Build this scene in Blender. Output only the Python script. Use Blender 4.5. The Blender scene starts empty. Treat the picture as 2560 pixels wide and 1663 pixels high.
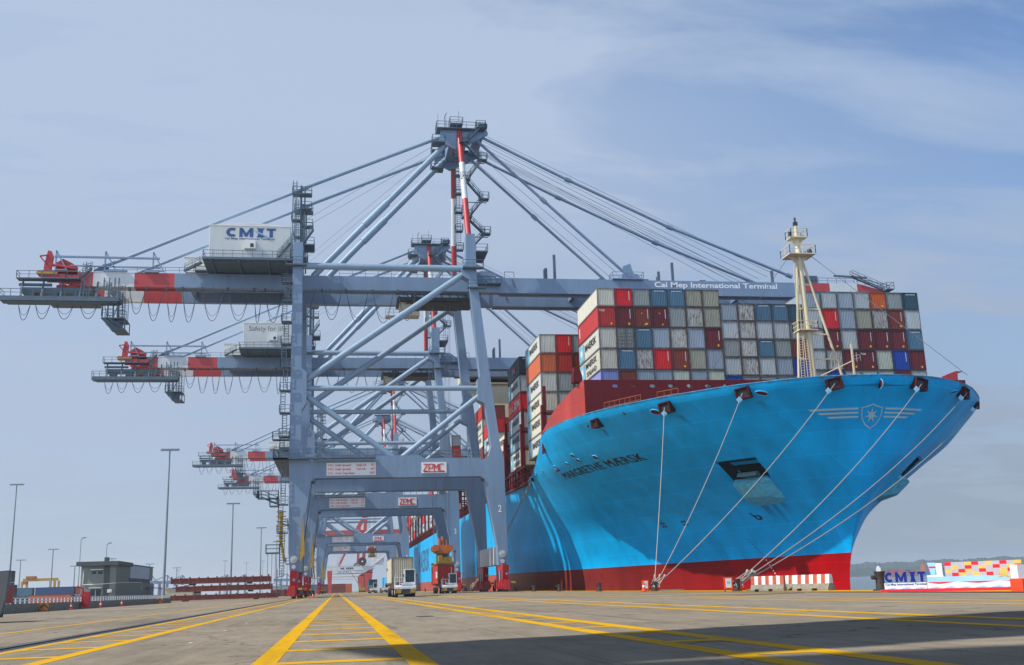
import bpy, math, random
import numpy as np
from mathutils import Vector, Matrix
random.seed(7)
S = bpy.context.scene
COL = S.collection
# ---------------------------------------------------------------- camera
cd = bpy.data.cameras.new('camera'); cam = bpy.data.objects.new('camera', cd); COL.objects.link(cam)
cd.sensor_width = 36; cd.lens = 36*2620/2560; cd.clip_start = .1; cd.clip_end = 20000
RT = Vector((.98659845, -.16019685, -.03099152)); DN = Vector((.00793537, .23682069, -.97152097)); FW = Vector((.16297403, .95825515, .23491815))
m = Matrix((( RT.x, -DN.x, -FW.x, 0), (RT.y, -DN.y, -FW.y, 0), (RT.z, -DN.z, -FW.z, .81), (0, 0, 0, 1)))
cam.matrix_world = m
S.camera = cam
# ---------------------------------------------------------------- light
SUN_E, SUN_A = math.radians(47.5), math.radians(-13)     # height, and how far the sun stands behind the cranes (from -X towards +Y)
sd = Vector((-math.cos(SUN_E)*math.cos(SUN_A), math.cos(SUN_E)*math.sin(SUN_A), math.sin(SUN_E)))
W = bpy.data.worlds.new('World'); S.world = W; W.use_nodes = True
nt = W.node_tree; nt.nodes.clear()
def nn(t, typ, **k):
    n = t.nodes.new(typ)
    for a, v in k.items():
        if a.startswith('i_'):
            n.inputs[a[2:].replace('_', ' ')].default_value = v
        else: setattr(n, a, v)
    return n
out = nn(nt, 'ShaderNodeOutputWorld'); bg = nn(nt, 'ShaderNodeBackground')
sky = nn(nt, 'ShaderNodeTexSky', sky_type='NISHITA', sun_disc=False)
sky.sun_elevation = SUN_E; sky.sun_rotation = math.atan2(sd.x, sd.y)
sky.altitude = 0; sky.air_density = 1.0; sky.dust_density = .6; sky.ozone_density = 5.0
tc = nn(nt, 'ShaderNodeTexCoord')
sep = nn(nt, 'ShaderNodeSeparateXYZ'); nt.links.new(tc.outputs['Generated'], sep.inputs[0])
# cloud plane mapping: xy / (z + .18)
add = nn(nt, 'ShaderNodeMath', operation='ADD'); nt.links.new(sep.outputs['Z'], add.inputs[0]); add.inputs[1].default_value = .16
mx = nn(nt, 'ShaderNodeMath', operation='MAXIMUM'); nt.links.new(add.outputs[0], mx.inputs[0]); mx.inputs[1].default_value = .05
dx = nn(nt, 'ShaderNodeMath', operation='DIVIDE'); nt.links.new(sep.outputs['X'], dx.inputs[0]); nt.links.new(mx.outputs[0], dx.inputs[1])
dy = nn(nt, 'ShaderNodeMath', operation='DIVIDE'); nt.links.new(sep.outputs['Y'], dy.inputs[0]); nt.links.new(mx.outputs[0], dy.inputs[1])
cb = nn(nt, 'ShaderNodeCombineXYZ'); nt.links.new(dx.outputs[0], cb.inputs[0]); nt.links.new(dy.outputs[0], cb.inputs[1])
mp = nn(nt, 'ShaderNodeMapping'); mp.inputs['Rotation'].default_value = (0, 0, .5); mp.inputs['Scale'].default_value = (1.0, 2.1, 1); nt.links.new(cb.outputs[0], mp.inputs[0])
n1 = nn(nt, 'ShaderNodeTexNoise', i_Scale=1.35, i_Detail=9.0, i_Roughness=.6, i_Distortion=.5); nt.links.new(mp.outputs[0], n1.inputs['Vector'])
r1 = nn(nt, 'ShaderNodeValToRGB'); r1.color_ramp.elements[0].position = .44; r1.color_ramp.elements[0].color = (0, 0, 0, 1); r1.color_ramp.elements[1].position = .74; r1.color_ramp.elements[1].color = (1, 1, 1, 1)
nt.links.new(n1.outputs['Fac'], r1.inputs[0])
# veil of high cloud, thicker towards the sun (-X) and the horizon
vx = nn(nt, 'ShaderNodeMapRange'); vx.inputs['From Min'].default_value = .58; vx.inputs['From Max'].default_value = 1.22; vx.inputs['To Min'].default_value = .85; vx.inputs['To Max'].default_value = -.22
vt = nn(nt, 'ShaderNodeMath', operation='MULTIPLY_ADD'); nt.links.new(sep.outputs['Z'], vt.inputs[0]); vt.inputs[1].default_value = 1.2; nt.links.new(sep.outputs['X'], vt.inputs[2]); nt.links.new(vt.outputs[0], vx.inputs['Value'])
ml = nn(nt, 'ShaderNodeMath', operation='MULTIPLY_ADD'); nt.links.new(r1.outputs[0], ml.inputs[0]); ml.inputs[1].default_value = .8; nt.links.new(vx.outputs[0], ml.inputs[2])
cl0 = nn(nt, 'ShaderNodeMath', operation='MAXIMUM'); nt.links.new(ml.outputs[0], cl0.inputs[0]); cl0.inputs[1].default_value = .0; ml = cl0
cl = nn(nt, 'ShaderNodeMath', operation='MINIMUM'); nt.links.new(ml.outputs[0], cl.inputs[0]); cl.inputs[1].default_value = .93
mix = nn(nt, 'ShaderNodeMix', data_type='RGBA'); nt.links.new(cl.outputs[0], mix.inputs[0]); nt.links.new(sky.outputs[0], mix.inputs[6]); mix.inputs[7].default_value = (2.75, 3.35, 4.35, 1)
# fill light added: unseen sky behind camera (-Y) brightened, zenith dimmed to deepen shadow
by = nn(nt, 'ShaderNodeMapRange'); by.inputs['From Min'].default_value = .40; by.inputs['From Max'].default_value = -.55; by.inputs['To Max'].default_value = 1.25; nt.links.new(sep.outputs['Y'], by.inputs['Value'])
bz = nn(nt, 'ShaderNodeMapRange'); bz.inputs['From Min'].default_value = .75; bz.inputs['From Max'].default_value = .25; nt.links.new(sep.outputs['Z'], bz.inputs['Value'])
bf = nn(nt, 'ShaderNodeMath', operation='MULTIPLY'); nt.links.new(by.outputs[0], bf.inputs[0]); nt.links.new(bz.outputs[0], bf.inputs[1])
zf = nn(nt, 'ShaderNodeMapRange'); zf.inputs['From Min'].default_value = .50; zf.inputs['From Max'].default_value = .85; zf.inputs['To Min'].default_value = 1; zf.inputs['To Max'].default_value = .3; nt.links.new(sep.outputs['Z'], zf.inputs['Value'])
sf = nn(nt, 'ShaderNodeMath', operation='ADD'); nt.links.new(bf.outputs[0], sf.inputs[0]); nt.links.new(zf.outputs[0], sf.inputs[1])
scv = nn(nt, 'ShaderNodeVectorMath', operation='SCALE'); nt.links.new(mix.outputs[2], scv.inputs[0]); nt.links.new(sf.outputs[0], scv.inputs['Scale'])
# duller sky low down on the river side
lz = nn(nt, 'ShaderNodeMapRange'); lz.inputs['From Min'].default_value = .42; lz.inputs['From Max'].default_value = .0; nt.links.new(sep.outputs['Z'], lz.inputs['Value'])
lx = nn(nt, 'ShaderNodeMapRange'); lx.inputs['From Min'].default_value = -.15; lx.inputs['From Max'].default_value = .45; lx.inputs['To Min'].default_value = .14; lx.inputs['To Max'].default_value = .42; nt.links.new(sep.outputs['X'], lx.inputs['Value'])
lm_ = nn(nt, 'ShaderNodeMath', operation='MULTIPLY'); nt.links.new(lz.outputs[0], lm_.inputs[0]); nt.links.new(lx.outputs[0], lm_.inputs[1])
l1 = nn(nt, 'ShaderNodeMath', operation='SUBTRACT'); l1.inputs[0].default_value = 1; nt.links.new(lm_.outputs[0], l1.inputs[1])
sc2 = nn(nt, 'ShaderNodeVectorMath', operation='SCALE'); nt.links.new(scv.outputs[0], sc2.inputs[0]); nt.links.new(l1.outputs[0], sc2.inputs['Scale'])
nt.links.new(sc2.outputs[0], bg.inputs[0]); bg.inputs[1].default_value = .14
nt.links.new(bg.outputs[0], out.inputs[0])
sl = bpy.data.lights.new('sun', 'SUN'); sl.energy = 4.3; sl.angle = math.radians(.5); sl.color = (1, .95, .87)
so = bpy.data.objects.new('sun', sl); COL.objects.link(so); so.rotation_euler = sd.to_track_quat('Z', 'Y').to_euler()
S.view_settings.view_transform = 'Standard'; S.view_settings.look = 'None'; S.view_settings.exposure = .3; S.view_settings.gamma = 1
# ---------------------------------------------------------------- helpers
class MB:
    """collects shapes and links them as one mesh object"""
    def __init__(s): s.v = []; s.f = []; s.m = []; s.cur = 0; s.sm = []
    def poly(s, pts, faces, smooth=False):
        b = len(s.v); s.v += [tuple(p) for p in pts]
        for f in faces: s.f.append(tuple(b+i for i in f)); s.m.append(s.cur); s.sm.append(smooth)
        return s
    def box(s, x0, x1, y0, y1, z0, z1):
        return s.poly([(x0,y0,z0),(x1,y0,z0),(x1,y1,z0),(x0,y1,z0),(x0,y0,z1),(x1,y0,z1),(x1,y1,z1),(x0,y1,z1)],
            [(0,3,2,1),(4,5,6,7),(0,1,5,4),(1,2,6,5),(2,3,7,6),(3,0,4,7)])
    def beam(s, p, q, w, h=None, up=(0,0,1)):
        p = Vector(p); q = Vector(q); h = h or w; d = (q-p).normalized(); u = Vector(up)
        if abs(d.dot(u)) > .98: u = Vector((0,1,0))
        a = d.cross(u).normalized()*w/2; c = a.cross(d).normalized()*h/2
        pts = [p-a-c,p+a-c,p+a+c,p-a+c,q-a-c,q+a-c,q+a+c,q-a+c]
        return s.poly(pts, [(0,1,2,3),(7,6,5,4),(1,0,4,5),(2,1,5,6),(3,2,6,7),(0,3,7,4)])
    def tube(s, p, q, r, n=8, r2=None, caps=True):
        p = Vector(p); q = Vector(q); r2 = r if r2 is None else r2; d = (q-p).normalized(); u = Vector((0,0,1)) if abs(d.z) < .95 else Vector((0,1,0))
        a = d.cross(u).normalized(); c = a.cross(d)
        pts = [p+(a*math.cos(t)+c*math.sin(t))*r for t in [2*math.pi*i/n for i in range(n)]]+[q+(a*math.cos(t)+c*math.sin(t))*r2 for t in [2*math.pi*i/n for i in range(n)]]
        s.poly(pts, [(i,i+n,(i+1)%n+n,(i+1)%n) for i in range(n)], n > 5)
        if caps: s.poly(pts, [tuple(range(n)), tuple(reversed(range(n,2*n)))])
        return s
    def path(s, pts, r, n=6):
        for a, b in zip(pts[:-1], pts[1:]): s.tube(a, b, r, n, caps=False)
        return s
    def prism(s, pts, d):           # planar polygon pushed along vector d
        n = len(pts); a = [Vector(p) for p in pts]; b = [p+Vector(d) for p in a]
        return s.poly(a+b, [tuple(range(n)), tuple(reversed(range(n,2*n)))]+[(i,i+n,(i+1)%n+n,(i+1)%n) for i in range(n)])
    def xz(s, pts, y0, y1): return s.prism([(x,y0,z) for x,z in pts], (0,y1-y0,0))
    def disc(s, c, r, n=16, ax='y', t=.1, ry=None):
        c = Vector(c); ry = ry or r; P = []
        for i in range(n):
            a = 2*math.pi*i/n; u, v = r*math.cos(a), ry*math.sin(a)
            P.append(c+(Vector((u,0,v)) if ax == 'y' else Vector((0,u,v)) if ax == 'x' else Vector((u,v,0))))
        d = {'x':(t,0,0),'y':(0,t,0),'z':(0,0,t)}[ax]
        return s.prism([p-Vector(d)/2 for p in P], d)
    def rail(s, pts, h=1.1, step=1.6, r=.035, mid=True):
        for a, b in zip(pts[:-1], pts[1:]):
            a = Vector(a); b = Vector(b); L = (b-a).length; k = max(1, round(L/step)); H = Vector((0,0,h))
            s.beam(a+H, b+H, r*2); 
            if mid: s.beam(a+H*.5, b+H*.5, r*1.6)
            for i in range(k+1):
                p = a+(b-a)*i/k; s.beam(p, p+H, r*2)
        return s
    def deck(s, x0, x1, y0, y1, z, t=.18, sides='nsew', h=1.1):
        s.box(x0,x1,y0,y1,z-t,z)
        P = {'s':((x0,y0,z),(x1,y0,z)),'n':((x0,y1,z),(x1,y1,z)),'w':((x0,y0,z),(x0,y1,z)),'e':((x1,y0,z),(x1,y1,z))}
        for c in sides: s.rail(P[c], h)
        return s
    def ladder(s, p, q, w=.5, ax=(1,0,0), cage=True, step=.33, r=.035):
        p = Vector(p); q = Vector(q); a = Vector(ax)*w/2; L = (q-p).length; k = int(L/step); d = (q-p)/max(k,1)
        s.beam(p-a,q-a,r*2); s.beam(p+a,q+a,r*2)
        for i in range(k): s.beam(p-a+d*i, p+a+d*i, r*1.5)
        return s
    def stair(s, p, q, w=.8, ax=(0,1,0), rail=True):
        p = Vector(p); q = Vector(q); a = Vector(ax)*w/2; L = (q-p).length; k = max(2, int(L/.3))
        s.beam(p-a,q-a,.06,.22); s.beam(p+a,q+a,.06,.22)
        for i in range(k+1):
            c = p+(q-p)*i/k; s.beam(c-a, c+a, .22, .04)
        if rail:
            for e in (-a, a):
                H = Vector((0,0,1.0)); s.beam(p+e+H, q+e+H, .06); s.beam(p+e+H*.5, q+e+H*.5, .05)
                for i in range(0, k+1, 4): c = p+(q-p)*i/k+e; s.beam(c, c+H, .05)
        return s
    def build(s, name, mats, parent=None, origin=(0,0,0), label=None):
        o = Vector(origin); me = bpy.data.meshes.new(name)
        me.from_pydata([tuple(Vector(v)-o) for v in s.v], [], s.f)
        if not isinstance(mats, (list, tuple)): mats = [mats]
        for x in mats: me.materials.append(x)
        me.polygons.foreach_set('material_index', s.m); me.polygons.foreach_set('use_smooth', s.sm); me.update()
        ob = bpy.data.objects.new(name, me); COL.objects.link(ob)
        if parent: ob.parent = parent
        else: ob.location = o
        if label: ob['label'] = label
        return ob
def tag(o, label=None, cat=None, group=None, kind=None):
    if label: o['label'] = label
    if cat: o['category'] = cat
    if group: o['group'] = group
    if kind: o['kind'] = kind
    return o
def thing(name, loc, label, cat, group=None, rz=0):
    o = bpy.data.objects.new(name, None); COL.objects.link(o); o.location = loc; o.rotation_euler.z = rz; o.empty_display_size = .5
    return tag(o, label, cat, group)
def copy_tree(o, parent=None):
    c = o.copy(); COL.objects.link(c); c.parent = parent
    for ch in list(o.children): copy_tree(ch, c)
    return c
def text_mesh(txt, size=1, bold=.02, sx=1, align='LEFT', thick=.0, shear=0, space=1.0):
    cu = bpy.data.curves.new('t', 'FONT'); cu.body = txt; cu.size = size; cu.offset = bold*size; cu.align_x = align; cu.extrude = thick; cu.shear = shear; cu.space_character = space; cu.resolution_u = 3
    ob = bpy.data.objects.new('t', cu); COL.objects.link(ob)
    dg = bpy.context.evaluated_depsgraph_get(); me = bpy.data.meshes.new_from_object(ob.evaluated_get(dg))
    bpy.data.objects.remove(ob); bpy.data.curves.remove(cu)
    P = [(v.co.x*sx, v.co.y, v.co.z) for v in me.vertices]; F = [tuple(p.vertices) for p in me.polygons]
    bpy.data.meshes.remove(me); return P, F
def text(name, txt, mat, fn, parent=None, origin=(0,0,0), label=None, **k):
    fit = k.pop('fit', None); P, F = text_mesh(txt, **k)
    if fit:
        w, h = fit; x0 = min(p[0] for p in P); x1 = max(p[0] for p in P); y0 = min(p[1] for p in P); y1 = max(p[1] for p in P)
        P = [((p[0]-x0)/(x1-x0)*w, (p[1]-y0)/(y1-y0)*h, p[2]) for p in P]
    b = MB(); b.poly([fn(*p) for p in P], F); return b.build(name, mat, parent, origin, label)
def cmit(b, fn, w, h, i_only=False):
    # broad block letters C M I T, laid out in a w x h field
    def P_(pts): b.poly([fn(x*w, y*h, 0) for x, y in pts], [tuple(range(len(pts)))])
    n = 16; a0, a1 = math.radians(48), math.radians(312)
    for k in range(n):
        t0, t1 = a0+(a1-a0)*k/n, a0+(a1-a0)*(k+1)/n
        P_([(.12+.12*math.cos(t0),.5+.5*math.sin(t0)),(.12+.12*math.cos(t1),.5+.5*math.sin(t1)),(.125+.05*math.cos(t1),.5+.22*math.sin(t1)),(.125+.05*math.cos(t0),.5+.22*math.sin(t0))])
    P_([(.27,0),(.342,0),(.342,.62),(.322,1),(.27,1)]); P_([(.335,1),(.315,1),(.315,.85),(.385,.05),(.415,.05),(.415,.45)]); P_([(.415,.45),(.415,.05),(.445,.05),(.515,.85),(.515,1),(.495,1)]); P_([(.488,.62),(.488,0),(.56,0),(.56,1),(.508,1)])
    P_([(.62,0),(.80,0),(.77,.15),(.752,.5),(.77,.85),(.80,1),(.62,1),(.65,.85),(.668,.5),(.65,.15)])
    P_([(.80,1),(1.0,1),(1.0,.80),(.80,.80)] if 0 else [(.835,1),(1.03,1),(1.03,.76),(.835,.76)]); P_([(.895,.80),(.97,.80),(.97,0),(.895,0)])
# ---------------------------------------------------------------- materials
def mat(name, col, rough=.5, metal=0, var=.10, scale=.6, dirt=0, dirtcol=(.12,.07,.04), streak=False, bump=0, spec=.5, coat=0):
    M = bpy.data.materials.new(name); M.use_nodes = True; t = M.node_tree; b = t.nodes['Principled BSDF']
    b.inputs['Roughness'].default_value = rough; b.inputs['Metallic'].default_value = metal; b.inputs['Specular IOR Level'].default_value = spec
    if coat: b.inputs['Coat Weight'].default_value = coat
    g = nn(t, 'ShaderNodeNewGeometry'); mpn = nn(t, 'ShaderNodeMapping'); t.links.new(g.outputs['Position'], mpn.inputs[0])
    mpn.inputs['Scale'].default_value = (scale, scale, scale*(.12 if streak else 1))
    no = nn(t, 'ShaderNodeTexNoise', i_Scale=1.0, i_Detail=6.0, i_Roughness=.62); t.links.new(mpn.outputs[0], no.inputs['Vector'])
    mr = nn(t, 'ShaderNodeMapRange'); mr.inputs['From Min'].default_value = .3; mr.inputs['From Max'].default_value = .7; mr.inputs['To Min'].default_value = 1-var; mr.inputs['To Max'].default_value = 1+var
    t.links.new(no.outputs['Fac'], mr.inputs[0])
    h = nn(t, 'ShaderNodeVectorMath', operation='SCALE'); h.inputs[0].default_value = col[:3]; t.links.new(mr.outputs[0], h.inputs['Scale'])
    last = h.outputs[0]
    if dirt:
        n2 = nn(t, 'ShaderNodeTexNoise', i_Scale=3.1, i_Detail=8.0, i_Roughness=.7); t.links.new(mpn.outputs[0], n2.inputs['Vector'])
        rr = nn(t, 'ShaderNodeMapRange'); rr.inputs['From Min'].default_value = .50; rr.inputs['From Max'].default_value = .74; rr.inputs['To Max'].default_value = dirt; t.links.new(n2.outputs['Fac'], rr.inputs[0])
        mi = nn(t, 'ShaderNodeMix', data_type='RGBA'); t.links.new(rr.outputs[0], mi.inputs[0]); t.links.new(last, mi.inputs[6]); mi.inputs[7].default_value = (*dirtcol, 1); last = mi.outputs[2]
    t.links.new(last, b.inputs['Base Color'])
    if bump:
        bn = nn(t, 'ShaderNodeBump'); bn.inputs['Strength'].default_value = bump; bn.inputs['Distance'].default_value = .05; t.links.new(no.outputs['Fac'], bn.inputs['Height']); t.links.new(bn.outputs[0], b.inputs['Normal'])
    return M
CB = mat('crane_blue', (.165,.25,.37), .45, var=.10, scale=.5, dirt=.5, dirtcol=(.13,.16,.2), streak=True)
CBL = mat('crane_tube_blue', (.225,.33,.44), .42, var=.08, scale=.5, dirt=.4, dirtcol=(.2,.24,.28))
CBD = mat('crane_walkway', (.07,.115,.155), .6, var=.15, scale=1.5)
CRED = mat('crane_red', (.42,.015,.025), .45, var=.12, scale=.8, dirt=.3)
CORG = mat('stripe_red', (.44,.035,.04), .45, var=.08, scale=.8, dirt=.25, streak=True)
CWH = mat('stripe_white', (.62,.65,.66), .45, var=.05, scale=.6, dirt=.35, dirtcol=(.3,.26,.2), streak=True)
HOUSE = mat('house_cladding', (.66,.68,.66), .55, var=.04, scale=.5, dirt=.15, dirtcol=(.4,.38,.33), streak=True)
DARK = mat('dark_machinery', (.03,.035,.04), .6, var=.3, scale=2)
CABLE = mat('black_cable', (.05,.06,.075), .6)
WIRE = mat('steel_wire', (.18,.22,.27), .45, metal=.5)
BEIGE = mat('cab_beige', (.50,.45,.33), .5, var=.08, scale=2, dirt=.3)
GLASS = mat('cab_glass', (.004,.035,.04), .1, var=.2, spec=.35)
YEL = mat('machine_yellow', (.42,.26,.02), .5, var=.15, scale=2, dirt=.4)
ORG = mat('headblock_orange', (.45,.12,.03), .55, var=.2, scale=2, dirt=.4)
SIGN = mat('sign_white', (.72,.72,.72), .5, var=.03)
REDT = mat('lettering_red', (.62,.02,.025), .5, var=.05)
NAVY = mat('lettering_navy', (.02,.07,.22), .5, var=.05)
GREYT = mat('lettering_grey', (.10,.13,.17), .5, var=.05)
WHT = mat('lettering_white', (.75,.78,.80), .5, var=.03)
GREYBX = mat('bogie_grey', (.50,.52,.53), .5, var=.1, scale=.8, dirt=.5, dirtcol=(.25,.22,.2), streak=True)
BLACK = mat('black_paint', (.012,.013,.015), .5)
TYRE = mat('tyre', (.02,.02,.021), .85)
RAILM = mat('rail_steel', (.10,.10,.13), .3, metal=.85, var=.2, scale=3)
ROPE = mat('mooring_rope', (.36,.33,.28), .85, var=.12, scale=8)
CONC = mat('barrier_concrete', (.24,.225,.185), .9, var=.25, scale=3, dirt=.5, dirtcol=(.10,.10,.07), bump=.3)
MAROON = mat('ship_maroon', (.12,.007,.012), .55, spec=.2, var=.12, scale=.8, dirt=.2, streak=True)
CREAM = mat('ship_cream', (.62,.55,.36), .5, var=.05, scale=.8, dirt=.25, dirtcol=(.4,.28,.15), streak=True)
# ---------------------------------------------------------------- setting: quay, markings, water, far shore
def ground_mat():
    M = bpy.data.materials.new('quay_concrete'); M.use_nodes = True; t = M.node_tree; b = t.nodes['Principled BSDF']; b.inputs['Roughness'].default_value = .88; b.inputs['Specular IOR Level'].default_value = .12
    g = nn(t, 'ShaderNodeNewGeometry')
    def noise(sc, det, rough=.6, sy=1):
        mpn = nn(t, 'ShaderNodeMapping'); mpn.inputs['Scale'].default_value = (sc, sc*sy, sc); t.links.new(g.outputs['Position'], mpn.inputs[0])
        n = nn(t, 'ShaderNodeTexNoise', i_Scale=1.0, i_Detail=det, i_Roughness=rough); t.links.new(mpn.outputs[0], n.inputs['Vector']); return n.outputs['Fac']
    def ramp(v, stops):
        r = nn(t, 'ShaderNodeValToRGB'); e = r.color_ramp.elements
        e[0].position, e[0].color = stops[0][0], (*stops[0][1], 1); e[1].position, e[1].color = stops[-1][0], (*stops[-1][1], 1)
        for p, c in stops[1:-1]: x = e.new(p); x.color = (*c, 1)
        t.links.new(v, r.inputs[0]); return r.outputs[0]
    def mul(a, c, f=1.0):
        q = nn(t, 'ShaderNodeMix', data_type='RGBA', blend_type='MULTIPLY'); q.inputs[0].default_value = f; t.links.new(a, q.inputs[6]); t.links.new(c, q.inputs[7]); return q.outputs[2]
    base = ramp(noise(.09, 6), [(.3, (.24,.20,.15)), (.5, (.295,.25,.19)), (.7, (.335,.29,.225))])
    base = mul(base, ramp(noise(2.2, 8, .7, .25), [(.3, (.72,.72,.72)), (.55, (1,1,1)), (.75, (1.12,1.1,1.07))]))
    base = mul(base, ramp(noise(38, 3, .7), [(.35, (.72,.72,.72)), (.6, (1.12,1.12,1.12))]))
    base = mul(base, ramp(noise(.35, 5, .6, .12), [(.55, (1,1,1)), (.72, (.66,.66,.68))]))   # tyre bands along the quay
    base = mul(base, ramp(noise(.9, 2, .5), [(.24, (.5,.48,.46)), (.31, (1,1,1))]))           # oil stains
    br = nn(t, 'ShaderNodeTexBrick'); br.offset = 0; br.inputs['Color1'].default_value = (1,1,1,1); br.inputs['Color2'].default_value = (.88,.89,.9,1); br.inputs['Mortar'].default_value = (.72,.7,.68,1)
    br.inputs['Scale'].default_value = 1; br.inputs['Mortar Size'].default_value = .012; br.inputs['Brick Width'].default_value = 5.2; br.inputs['Row Height'].default_value = 7.5
    bm_ = nn(t, 'ShaderNodeMapping'); bm_.inputs['Location'].default_value = (2.3,1.1,0); t.links.new(g.outputs['Position'], bm_.inputs[0]); t.links.new(bm_.outputs[0], br.inputs['Vector']); base = mul(base, br.outputs['Color'])
    wn = nn(t, 'ShaderNodeTexNoise', i_Scale=.8, i_Detail=5.0); t.links.new(g.outputs['Position'], wn.inputs['Vector']); wm = nn(t, 'ShaderNodeVectorMath', operation='MULTIPLY_ADD'); t.links.new(wn.outputs['Color'], wm.inputs[0]); wm.inputs[1].default_value = (1.6,1.6,0); t.links.new(g.outputs['Position'], wm.inputs[2])
    vo = nn(t, 'ShaderNodeTexVoronoi', feature='DISTANCE_TO_EDGE', i_Scale=.16); t.links.new(wm.outputs[0], vo.inputs['Vector']); base = mul(base, ramp(vo.outputs['Distance'], [(.0, (.45,.43,.42)), (.0045, (1,1,1))]))
    base = mul(base, ramp(noise(1.9, 4, .6, .03), [(.58, (1,1,1)), (.70, (.70,.70,.72))]))
    t.links.new(base, b.inputs['Base Color'])
    bp = nn(t, 'ShaderNodeBump'); bp.inputs['Strength'].default_value = .35; bp.inputs['Distance'].default_value = .02; t.links.new(noise(25, 4), bp.inputs['Height']); t.links.new(bp.outputs[0], b.inputs['Normal'])
    return M
def paint_mat(name, col, wear=.5):
    M = bpy.data.materials.new(name); M.use_nodes = True; t = M.node_tree; b = t.nodes['Principled BSDF']; b.inputs['Roughness'].default_value = .8; b.inputs['Specular IOR Level'].default_value = .1
    g = nn(t, 'ShaderNodeNewGeometry'); n = nn(t, 'ShaderNodeTexNoise', i_Scale=2.4, i_Detail=9.0, i_Roughness=.75); t.links.new(g.outputs['Position'], n.inputs['Vector'])
    n2 = nn(t, 'ShaderNodeTexNoise', i_Scale=.5, i_Detail=4.0); t.links.new(g.outputs['Position'], n2.inputs['Vector'])
    a = nn(t, 'ShaderNodeMath', operation='MULTIPLY_ADD'); t.links.new(n2.outputs['Fac'], a.inputs[0]); a.inputs[1].default_value = .5; t.links.new(n.outputs['Fac'], a.inputs[2])
    r = nn(t, 'ShaderNodeMapRange'); r.inputs['From Min'].default_value = .78; r.inputs['From Max'].default_value = 1.02; r.inputs['To Max'].default_value = wear; t.links.new(a.outputs[0], r.inputs[0])
    q = nn(t, 'ShaderNodeMix', data_type='RGBA'); t.links.new(r.outputs[0], q.inputs[0]); tn = nn(t, 'ShaderNodeTexNoise', i_Scale=1.0, i_Detail=5.0, i_Roughness=.65); tm = nn(t, 'ShaderNodeMapping'); tm.inputs['Scale'].default_value = (1.3,.16,1); t.links.new(g.outputs['Position'], tm.inputs[0]); t.links.new(tm.outputs[0], tn.inputs['Vector']); tr_ = nn(t, 'ShaderNodeMapRange'); tr_.inputs['From Min'].default_value = .5; tr_.inputs['From Max'].default_value = .72; tr_.inputs['To Min'].default_value = 1; tr_.inputs['To Max'].default_value = .62; t.links.new(tn.outputs['Fac'], tr_.inputs[0]); ts = nn(t, 'ShaderNodeVectorMath', operation='SCALE'); ts.inputs[0].default_value = col; t.links.new(tr_.outputs[0], ts.inputs['Scale']); t.links.new(ts.outputs[0], q.inputs[6]); q.inputs[7].default_value = (.25,.22,.17,1); t.links.new(q.outputs[2], b.inputs['Base Color'])
    return M
GR = ground_mat()
EDGE = 28.2
b = MB(); b.poly([(-6000,-150,0),(EDGE,-150,0),(EDGE,6000,0),(-6000,6000,0)], [(0,1,2,3)])
tag(b.build('quay_ground', GR), kind='structure')
b = MB(); b.box(EDGE-.6, EDGE+.02, -150, 1500, -5, -.004); tag(b.build('quay_wall', CONC), kind='structure')
b = MB()
for i in range(60):
    y = 20+i*20; b.box(EDGE+.02, EDGE+.55, y, y+1.8, -3, -.5)
tag(b.build('quay_fender_line', BLACK), 'black rubber fenders on the quay wall beneath the edge', 'fenders', kind='stuff')
YL = paint_mat('yellow_line', (.64,.35,.0), .3); WL = paint_mat('white_line', (.6,.6,.58), .9)
b = MB()
def line(x0, x1, y0, y1, z=.004): b.poly([(x0,y0,z),(x1,y0,z),(x1,y1,z),(x0,y1,z)], [(0,1,2,3)])
Y0, Y1 = -60, 900
line(-.99, -.70, Y0, Y1); line(.80, 1.10, Y0, Y1)
for i in range(-16, 90): y = 13.0+i*2.8; line(-.70, .80, y, y+.42)
line(-4.06, -3.80, Y0, Y1); line(-5.42, -5.24, Y0, Y1)
for i in range(-16, 70): y = 14.0+i*2.75; line(-5.24, -4.06, y, y+.38)
line(-8.75, -8.55, Y0, Y1)
line(4.18, 4.50, Y0, Y1); line(5.16, 5.50, Y0, Y1)
for i in range(-16, 70): y = 11.3+i*2.9; line(4.50, 5.16, y, y+.4)
line(9.75, 10.1, Y0, Y1); line(11.2, 11.6, Y0, Y1)
for i in range(-14, 50): y = 12.4+i*6; line(10.1, 11.25, y, y+.4)
line(16.15, 16.45, Y0, Y1); line(18.05, 18.4, Y0, Y1); line(23.3, 23.7, Y0, Y1)
# diagonal links between the right hand lanes
for (xa, ya), (xb, yb) in (((4.3,9.5),(11.4,27.5)),((10.0,15),(18.2,31)),((5.4,24),(11.3,39)),((16.3,28),(23.5,46))):
    b.poly([(xa,ya,.006),(xb,yb,.006),(xb,yb+.5,.006),(xa,ya+.5,.006)], [(0,1,2,3)]) if 0 else None
line(25.9, 28.0, Y0, Y1, .003)
tag(b.build('lane_marking', YL), kind='structure')
b = MB()
for i in range(60): y = 20+i*6; line(-13.2, -13.1, y, y+2.4); line(-2.6, -2.54, y, y+.35)
tag(b.build('dashed_marking', WL), kind='structure')
b = MB(); b.cur = 0
for x in (-5.78, 24.62):
    b.cur = 0; b.box(x-.30, x-.05, -150, 900, -.01, .007); b.box(x+.05, x+.2, -150, 900, -.01, .007); b.cur = 1; b.box(x-.05, x+.05, -150, 900, -.01, .03)
tag(b.build('crane_rail', [BLACK, RAILM]), kind='structure')
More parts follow.
